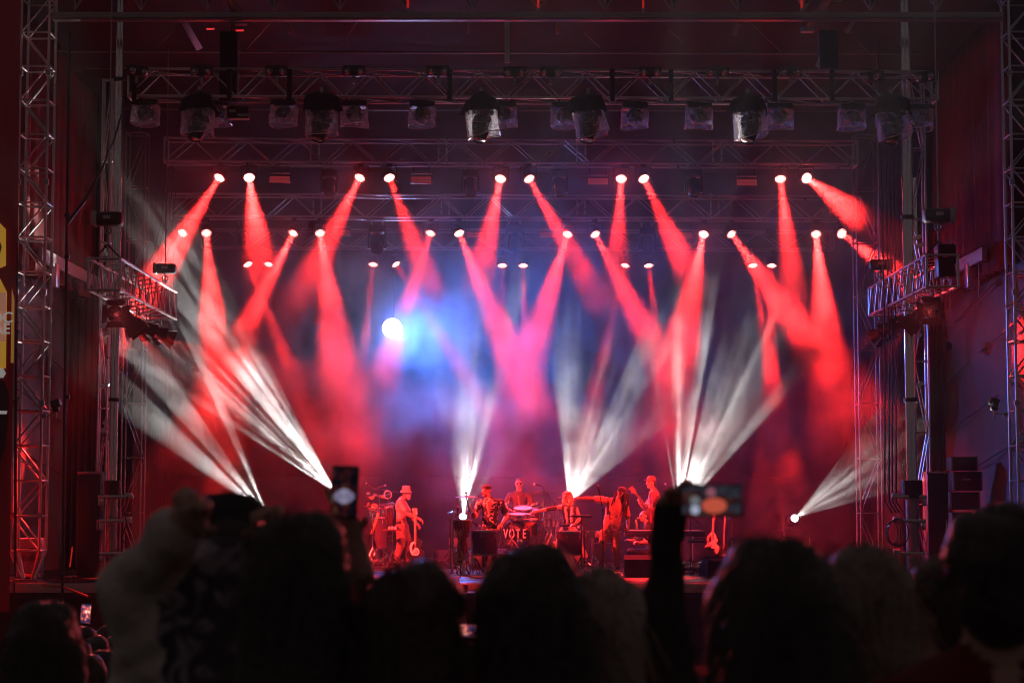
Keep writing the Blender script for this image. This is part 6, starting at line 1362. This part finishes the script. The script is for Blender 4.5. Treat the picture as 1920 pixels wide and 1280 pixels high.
def torso(pr, head_c, s=1.0, shirt=1, shoulders=.40, yaw=0.0, drop=.0):
    """neck, sloping shoulders, back, hips and legs of a standing person seen from behind"""
    c = Vector(head_c); fr = Vector((math.sin(yaw), math.cos(yaw), 0)); sd = Vector((fr.y, -fr.x, 0)); z = lambda a: c - UPZ * (a + drop) * s
    pr.append(cap(z(.05), z(.20), .055 * s, .06 * s, 0, .02)); w = shoulders / 2 * s
    for g in (-1, 1):
        pr.append(cap(z(.17) + sd * g * .03 * s, z(.245) + sd * g * w * .9, .055 * s, .06 * s, shirt, .05))
        pr.append(cap(z(.27) + sd * g * w, z(.55) + sd * g * (w + .05 * s) , .062 * s, .05 * s, shirt, .04)); pr.append(cap(z(.55) + sd * g * (w + .05 * s), z(.78) + sd * g * (w + .02 * s) + fr * .08 * s, .05 * s, .038 * s, shirt, .03))
    pr.append(cap(z(.34), z(.72), .155 * s, .14 * s, shirt, .08, (fr, .72))); pr.append(cap(z(.72), z(.9), .14 * s, .15 * s, 2, .05, (fr, .78)))
    for g in (-1, 1): pr.append(cap(z(.92) + sd * g * .09 * s, z(1.6) + sd * g * .1 * s, .09 * s, .06 * s, 2, .04))
    return fr, sd, z
def hair_cap(q, R, s=1.0, long=0.0, vol=1.0, bun=False, wob=0):
    rnd = random.Random(wob); S = lambda *r: tuple(v * s * vol for v in r)
    hp = [ell(q(0, -.02, .045), S(.092, .108, .092), 0, .03, R), ell(q(0, -.055, -.02), S(.088, .075, .10), 0, .03, R)]
    if long:
        for i in range(9):
            a = math.pi * (i / 8) + math.pi; x, y = .066 * math.cos(a), .05 * math.sin(a) - .03
            p0 = q(x, y, .0); p1 = q(x * 1.15, y - .01, -long * .55 + rnd.uniform(-.02, .02)); p2 = q(x * 1.1 + rnd.uniform(-.02, .02), y - .015, -long + rnd.uniform(-.04, .04))
            hp += [cap(p0, p1, .036 * s * vol, .034 * s * vol, 0, .035), cap(p1, p2, .034 * s * vol, .018 * s, 0, .03)]
    for i in range(14):
        a = rnd.uniform(0, 6.28); e = rnd.uniform(-.1, 1.2); d = Vector((math.cos(a) * math.cos(e), math.sin(a) * math.cos(e), math.sin(e)))
        hp.append(ell(q(d.x * .075, -.02 + d.y * .09, .045 + d.z * .08), S(.03, .035, .03), 0, .03, R))
    if bun: hp.append(ell(q(0, -.09, .09), S(.05, .05, .045), 0, .02, R))
    return hp
def strands(hr, q, s, long, m, seed):
    """loose hairs standing off the outline"""
    rnd = random.Random(seed + 99); b = MB()
    for i in range(650):
        a = rnd.uniform(0, 2 * math.pi); e = math.asin(rnd.uniform(-.25, 1)); dx, dy_, dz = math.cos(a) * math.cos(e), math.sin(a) * math.cos(e), math.sin(e)
        p0 = Vector((dx * .088, -.03 + dy_ * .10, .04 + dz * .088)); tl = rnd.uniform(.05, .10 + long * .5); out = rnd.uniform(.05, .35)
        tx, tz = rnd.uniform(-.5, .5), -1.0 if dz < .5 else rnd.uniform(-.6, .1)
        pts = [p0, p0 + Vector((dx * out + tx * .4, dy_ * out - .15, tz * .6 + dz * .5)) * tl * .5, p0 + Vector((dx * out * .9 + tx, dy_ * out - .25, tz)) * tl]
        b.tube([q(*p) for p in pts], .0014, 3, .0006)
    tag(part('loose_strands', b, m, hr), kind='stuff')
def onlooker(label, px, py, Y, s=1.0, hair=None, long=0.0, vol=1.0, shirt=BLKTOP, skin=SKIN_L, face=(0, 1, 0), up=(0, 0, 1), yaw=0.0, extra=None, bald=False, bun=False, h=.014, wob=0, hat=None, shoulders=.40):
    """one spectator; px, py = top of the head in the photograph"""
    top = P(px, py, Y); c = top - UPZ * .135 * s * (vol if hair else 1)
    pr = []; q, R = head(pr, c, face, up, 0, s, 4, 5); fr, sd, z = torso(pr, c, s, 1, shoulders, yaw)
    if extra: extra(pr, q, c, z, sd)
    gz = ground_z(Y); t = thing('person', label, 'person', (c.x, Y, gz), GRP)
    lowest = min(min(p[1].z, p[2].z if p[0] == 'c' else p[1].z) for p in pr)
    body('body', pr, [skin, shirt, DENIM, SHOE, EYE, LIP, BLKTOP, PAPER], t, h, .004)
    if not bald:
        hr = body('hair', hair_cap(q, R, s, long, vol, bun, wob), [hair or HAIR_B], t, h)
        if Y < 7: strands(hr, q, s * vol, long, hair or HAIR_B, wob)
    return t, q, c, R
def arm_up(pr, sh, el, wr, hd, pn, side, slot=1, skin=0, s=1.0, r=1.0, cuff=.95, curl=.9):
    sh, el, wr, hd = map(Vector, (sh, el, wr, hd))
    pr.append(cap(sh, el, .066 * s * r, .056 * s * r, slot, .04)); pr.append(cap(el, el.lerp(wr, cuff), .056 * s * r, .044 * s * r, slot, .03)); pr.append(cap(el.lerp(wr, .6), wr, .036 * s, .03 * s, skin, .02))
    hand(pr, wr, hd - wr, pn, side, skin, curl, s)
SCREEN = {}
def screen_mat(name, seed, strength=1.0, blue=False):
    """the lit picture of the stage on a phone: dark red field with a bright patch and blue haze"""
    m = bpy.data.materials.new(name); m.use_nodes = True; nt = m.node_tree; b = nt.nodes['Principled BSDF']; b.inputs['Base Color'].default_value = (.01, .01, .01, 1); b.inputs['Roughness'].default_value = .15
    tc = nt.nodes.new('ShaderNodeTexCoord'); mp = nt.nodes.new('ShaderNodeMapping'); mp.inputs['Location'].default_value = (seed, seed * .7, 0); mp.inputs['Scale'].default_value = (2.2, 3.0, 1)
    nz = nt.nodes.new('ShaderNodeTexNoise'); nz.inputs['Scale'].default_value = 1.4; nz.inputs['Detail'].default_value = 2; cr = nt.nodes.new('ShaderNodeValToRGB'); e = cr.color_ramp.elements
    e[0].position, e[0].color = .30, (.012, .01, .02, 1); e[1].position, e[1].color = .74, (1, .75, .62, 1)
    for p_, c_ in ((.44, (.03, .04, .12)), (.52, (.30, .03, .05)), (.62, (.9, .22, .16))): k = e.new(p_); k.color = c_ + (1,)
    if blue: e[1].color = (.62, .68, 1, 1)
    nt.links.new(tc.outputs['Generated'], mp.inputs[0]); nt.links.new(mp.outputs[0], nz.inputs[0]); nt.links.new(nz.outputs[0], cr.inputs[0]); nt.links.new(cr.outputs[0], b.inputs['Emission Color']); b.inputs['Emission Strength'].default_value = strength
    m.cycles.emission_sampling = 'NONE'; return m
def phone(label, c, w, h, smat, roll=0.0, yaw=0.0, marks=()):
    t = thing('mobile_phone', label, 'phone', c); R = Matrix.Translation(Vector(c)) @ Matrix.Rotation(yaw, 4, 'Z') @ Matrix.Rotation(roll, 4, 'Y') @ FACE_CAM.to_4x4()
    b = MB(); b.box((0, 0, 0), (w, h, .010), None, .004); part('case', b, GLOSSB, t, R); b = MB(); b.box((0, 0, .0058), (w * .93, h * .90, .0012)); part('screen', b, smat, t, R, smooth=False)
    for i, (x, y, r, col, st) in enumerate(marks):                          # bright spots of the filmed stage on the screen
        b = MB(); b.lathe([(0, .0015), (r, .001), (r, 0), (0, 0)], 16, Matrix.Translation((x, y, .0066)) @ Matrix.Diagonal((1.0, .62 if i == 0 else 1, 1, 1))); part('screen_highlight', b, mat('screen_spot_%s_%d' % (label[:6], i), (.1, .1, .1), .3, emit=col, est=st), t, R)
    return t

# 1 dark head, far left
onlooker('dark-haired head low at the far left of the crowd', 92, 1136, 5.4, 1.06, HAIR_B, .16, 1.0, BLKTOP, wob=1)
# 2 person in cream sweater with both arms raised
def ex(pr, q, c, z, sd):
    arm_up(pr, z(.27) - sd * .17, P(252, 1098, 4.4), P(345, 985, 4.15), P(372, 935, 4.1), (0, -1, .2), 1, 1, 0, 1.05, 1.25, .88)
    arm_up(pr, z(.27) + sd * .17, P(560, 1110, 4.5), P(520, 1010, 4.3), P(500, 960, 4.25), (0, -1, .2), -1, 6, 0, 1.0, 1.0, .9)
    pr.append(cap(P(345, 1130, 4.42), P(400, 1290, 4.4), .13, .13, 1, .06, (Vector((0, 1, 0)), .8)))
    pr.append(cap(P(430, 1110, 4.33), P(445, 1300, 4.33), .12, .14, 8, .06, (Vector((0, 1, 0)), .6)))
top = P(432, 945, 4.5); c = top - UPZ * .15; pr = []; q, R = head(pr, c, (.15, 1, .1), (0, 0, 1), 0, 1.05, 4, 5); fr, sd, z = torso(pr, c, 1.05, 1, .42); ex(pr, q, c, z, sd)
t = thing('person', 'person in cream sweater with raised arms and a dark cap', 'person', (c.x, 4.5, ground_z(4.5)), GRP)
SCARF = two_tone('patterned_scarf', (.05, .05, .06), (.30, .28, .31), 11, .46, .56, .9)
body('body', pr, [SKIN_L, WHITETOP, DENIM, SHOE, EYE, LIP, BLKTOP, PAPER, SCARF], t, .014, .005)
body('hair', hair_cap(q, R, 1.05, .08, 1.0), [HAIR_B], t, .014)
b = MB(); b.lathe([(.104, 0), (.106, .04), (.095, .09), (.06, .12), (0, .128)], 22, Matrix.Diagonal((.94, 1.1, 1, 1))); b.prism([(-.075, .08), (.075, .08), (.06, .16), (.03, .19), (-.03, .19), (-.06, .16)], .01, Matrix.Translation((0, 0, .01))); part('dark_cap', b, mat('cap_cloth', (.02, .018, .02), .85), t, Matrix.Translation(q(0, -.01, .05)) @ R.to_4x4())
# 3 big dark head
onlooker('large dark head of long hair between cream sweater and raised arm', 562, 968, 3.9, 1.02, HAIR_B, .34, 1.06, BLKTOP, wob=3)
# 4 bare arm holding a phone up
def ex(pr, q, c, z, sd):
    arm_up(pr, z(.27) + sd * .05, P(690, 1150, 5.7), P(655, 1005, 5.62), P(645, 960, 5.58), (0, -1, 0), 1, 0, 0, 1.0, .9, .98, .8)
    pr.append(cap(P(650, 990, 5.6), P(612, 915, 5.58), .016, .012, 0, .02))
onlooker('person in black holding a phone up on a bare forearm', 742, 1085, 5.6, 1.0, HAIR_D, .2, 1.0, BLKTOP, extra=ex, wob=4)
phone('upright phone with a pale glowing screen on the raised forearm', P(646, 922, 5.5), .078, .150, screen_mat('phone_view_pale', 2.3, .06), .03, marks=((.0, -.012, .030, (.42, .36, .62), .42), (.0, -.012, .022, (.6, .55, .8), .4)))
# 5 head left of centre
onlooker('round dark head just left of the centre of the crowd', 785, 1062, 3.9, 1.02, HAIR_D, .14, 1.0, PINKTOP, wob=5, face=(.5, 1, 0), yaw=.2)
# 6 centre head
onlooker('bushy dark head in the very centre of the crowd', 1000, 1026, 3.9, 1.05, HAIR_B, .30, 1.08, BLKTOP, wob=6)
# 7 blonde
onlooker('ash-blonde head right of the central dark head', 1130, 1080, 4.4, 1.0, HAIR_BL, .16, .98, PINKTOP, wob=7, face=(.55, 1, 0), yaw=.3)
# 8 black sleeve with wide phone
def ex(pr, q, c, z, sd):
    arm_up(pr, z(.27) + sd * .10, P(1240, 1150, 4.8), P(1258, 948, 4.72), P(1300, 915, 4.68), (0, -.6, -1), -1, 1, 0, 1.0, .86, .97, .9)
    pr.append(cap(P(1245, 1300, 4.8), P(1240, 1150, 4.8), .085, .062, 1, .04))
onlooker('person in black sleeve raising a wide phone right of centre', 1215, 1240, 4.9, 1.0, HAIR_B, .1, 1.0, BLKTOP, extra=ex, wob=8)
phone('wide phone filming the stage, its screen full of red and blue', P(1334, 938, 4.62), .152, .078, screen_mat('phone_view_wide', 7.4, .05, True), 0, marks=((.006, -.012, .030, (.9, .14, .08), .6), (-.040, -.022, .011, (.62, .68, .9), .6), (-.040, .000, .012, (.42, .42, .46), .35), (-.002, .020, .011, (.7, .20, .30), .4), (.006, -.012, .014, (1, .5, .25), .7)))
# 9 big head
onlooker('very large dark head of loose hair right of the wide phone', 1448, 1006, 3.45, 1.1, HAIR_B, .36, 1.12, BLKTOP, wob=9)
# 10 grey-blond
onlooker('grey-blond head behind the very large dark head', 1612, 1036, 4.5, 1.05, HAIR_BL, .20, .95, BLKTOP, wob=10, face=(-.3, 1, 0))
# 11 profile
onlooker('short-haired person in profile looking left, in wine red', 1752, 1052, 5.2, 1.08, HAIR_D, 0, .96, REDTOP, face=(-1, .5, 0), yaw=-.4, wob=11)
# 12 large short-haired, right edge
onlooker('broad man with cropped hair and wine-red shirt at right edge', 1862, 962, 4.0, 1.12, HAIR_B, 0, .96, REDTOP, wob=12, shoulders=.54)
# far crowd near the stage, in the gaps
far = ((158, 1176, 14.5, 'head at the left edge of the distant cluster'), (182, 1196, 12.8, 'head in the middle of the distant cluster'), (206, 1174, 15.5, 'upper head of the distant cluster by the small phone'), (222, 1192, 13.6, 'head at the right of the distant cluster'), (190, 1222, 11.0, 'lower head of the distant cluster'), (228, 1214, 11.6, 'lower right head of the distant cluster'), (166, 1232, 10.2, 'nearest head of the distant cluster'), (148, 1206, 12.0, 'shadowed head of the distant cluster'),
       (876, 1206, 9.5, 'head below the small phone left of centre'), (1688, 1142, 16, 'lone distant head below the right cabinet'), (1660, 1180, 12, 'distant head left of the man in wine red'))
for i, (px, py, Y, lab) in enumerate(far):
    def ex(pr, q, c, z, sd, i=i, px=px, Y=Y):
        if i in (0, 3, 8):
            s = 1; arm_up(pr, z(.27) + sd * .17, c + Vector((.22, .05, -.22)), c + Vector((.06, .12, .02)), c + Vector((.02, .14, .10)), (0, -1, 0), -1, 1, 0, 1, .9, .9)
    onlooker('small ' + lab + ', seen from behind', px, py, Y, 1.0, (HAIR_D, HAIR_B, HAIR_R)[i % 3], (.0, .15, .22)[i % 3], 1.0, (BLKTOP, REDTOP, PINKTOP)[i % 3], extra=ex, wob=20 + i, h=.02)
for lab, px, py, Y, w, h_, sd_ in (('tiny bright phone at the left of the distant cluster', 161, 1150, 14.3, .075, .15, 1.2), ('tiny bright phone at the right of the distant cluster', 228, 1160, 13.4, .12, .06, 3.4), ('small bright phone glowing in the gap left of centre', 879, 1182, 9.2, .13, .066, 5.1)):
    phone(lab, P(px, py, Y), w, h_, screen_mat('phone_view_' + lab[-6:], sd_, 1.6), .05)
# ================================================================== air: thin even haze everywhere, theatrical smoke over the stage
def vol(name, lo, hi, dens, aniso, noise=None):
    m = bpy.data.materials.new(name + '_air'); m.use_nodes = True; nt = m.node_tree; nt.nodes.clear()
    out = nt.nodes.new('ShaderNodeOutputMaterial'); v = nt.nodes.new('ShaderNodeVolumePrincipled')
    v.inputs['Color'].default_value = (.95, .95, .97, 1); v.inputs['Density'].default_value = dens; v.inputs['Anisotropy'].default_value = aniso
    nt.links.new(v.outputs[0], out.inputs['Volume'])
    if noise:
        g = nt.nodes.new('ShaderNodeNewGeometry'); mp = nt.nodes.new('ShaderNodeMapping'); mp.inputs['Scale'].default_value = noise
        nz = nt.nodes.new('ShaderNodeTexNoise'); nz.inputs['Scale'].default_value = 1; nz.inputs['Detail'].default_value = 4; nz.inputs['Roughness'].default_value = .6
        mr = nt.nodes.new('ShaderNodeMapRange'); mr.inputs[1].default_value = .41; mr.inputs[2].default_value = .66; mr.inputs[3].default_value = .05; mr.inputs[4].default_value = 2.5
        sx = nt.nodes.new('ShaderNodeSeparateXYZ'); cr = nt.nodes.new('ShaderNodeValToRGB')
        mz = nt.nodes.new('ShaderNodeMapRange'); mz.inputs[1].default_value = 1.5; mz.inputs[2].default_value = 13.5
        e = cr.color_ramp.elements; e[0].position, e[0].color = .0, (.10,) * 3 + (1,); e[1].position, e[1].color = 1, (.25,) * 3 + (1,)
        for p, c in ((.22, .22), (.36, .75), (.5, 1.0), (.68, .9), (.84, .7)): q = e.new(p); q.color = (c, c, c, 1)
        mm = nt.nodes.new('ShaderNodeMath'); mm.operation = 'MULTIPLY'; m2 = nt.nodes.new('ShaderNodeMath'); m2.operation = 'MULTIPLY'; m2.inputs[1].default_value = dens
        nt.links.new(g.outputs['Position'], mp.inputs[0]); nt.links.new(mp.outputs[0], nz.inputs[0]); nt.links.new(nz.outputs[0], mr.inputs[0])
        nt.links.new(g.outputs['Position'], sx.inputs[0]); my = nt.nodes.new('ShaderNodeMath'); my.operation = 'MULTIPLY_ADD'; my.inputs[1].default_value = .7; my.inputs[2].default_value = -.7 * 41.5      # the smoke lies lower towards the back
        nt.links.new(sx.outputs[1], my.inputs[0]); ad = nt.nodes.new('ShaderNodeMath'); nt.links.new(my.outputs[0], ad.inputs[0]); nt.links.new(sx.outputs[2], ad.inputs[1]); nt.links.new(ad.outputs[0], mz.inputs[0]); nt.links.new(mz.outputs[0], cr.inputs[0])
        pf = nt.nodes.new('ShaderNodeMapRange'); pf.inputs[1].default_value = 10.5; pf.inputs[2].default_value = 7.0; pf.inputs[3].default_value = .35; pf.inputs[4].default_value = 1      # smooth under the roof, billowing lower down
        nt.links.new(sx.outputs[2], pf.inputs[0]); mx = nt.nodes.new('ShaderNodeMix'); mx.inputs['A'].default_value = .9; nt.links.new(pf.outputs[0], mx.inputs['Factor']); nt.links.new(mr.outputs[0], mx.inputs['B'])
        nt.links.new(mx.outputs['Result'], mm.inputs[0]); nt.links.new(cr.outputs[0], mm.inputs[1]); nt.links.new(mm.outputs[0], m2.inputs[0]); nt.links.new(m2.outputs[0], v.inputs['Density'])
    b = MB(); b.box([(lo[i] + hi[i]) / 2 for i in range(3)], [hi[i] - lo[i] for i in range(3)])
    o = part(name, b, m, smooth=False); tag(o, kind='stuff')
    return o
vol('haze', (-13.5, -3, -1), (13.5, 51, 14.5), .0011, .25)
vol('smoke', (-8.4, 38.7, SZ + .05), (8.5, 47.15, 11.4), .056, .3, (.75, .6, .75))
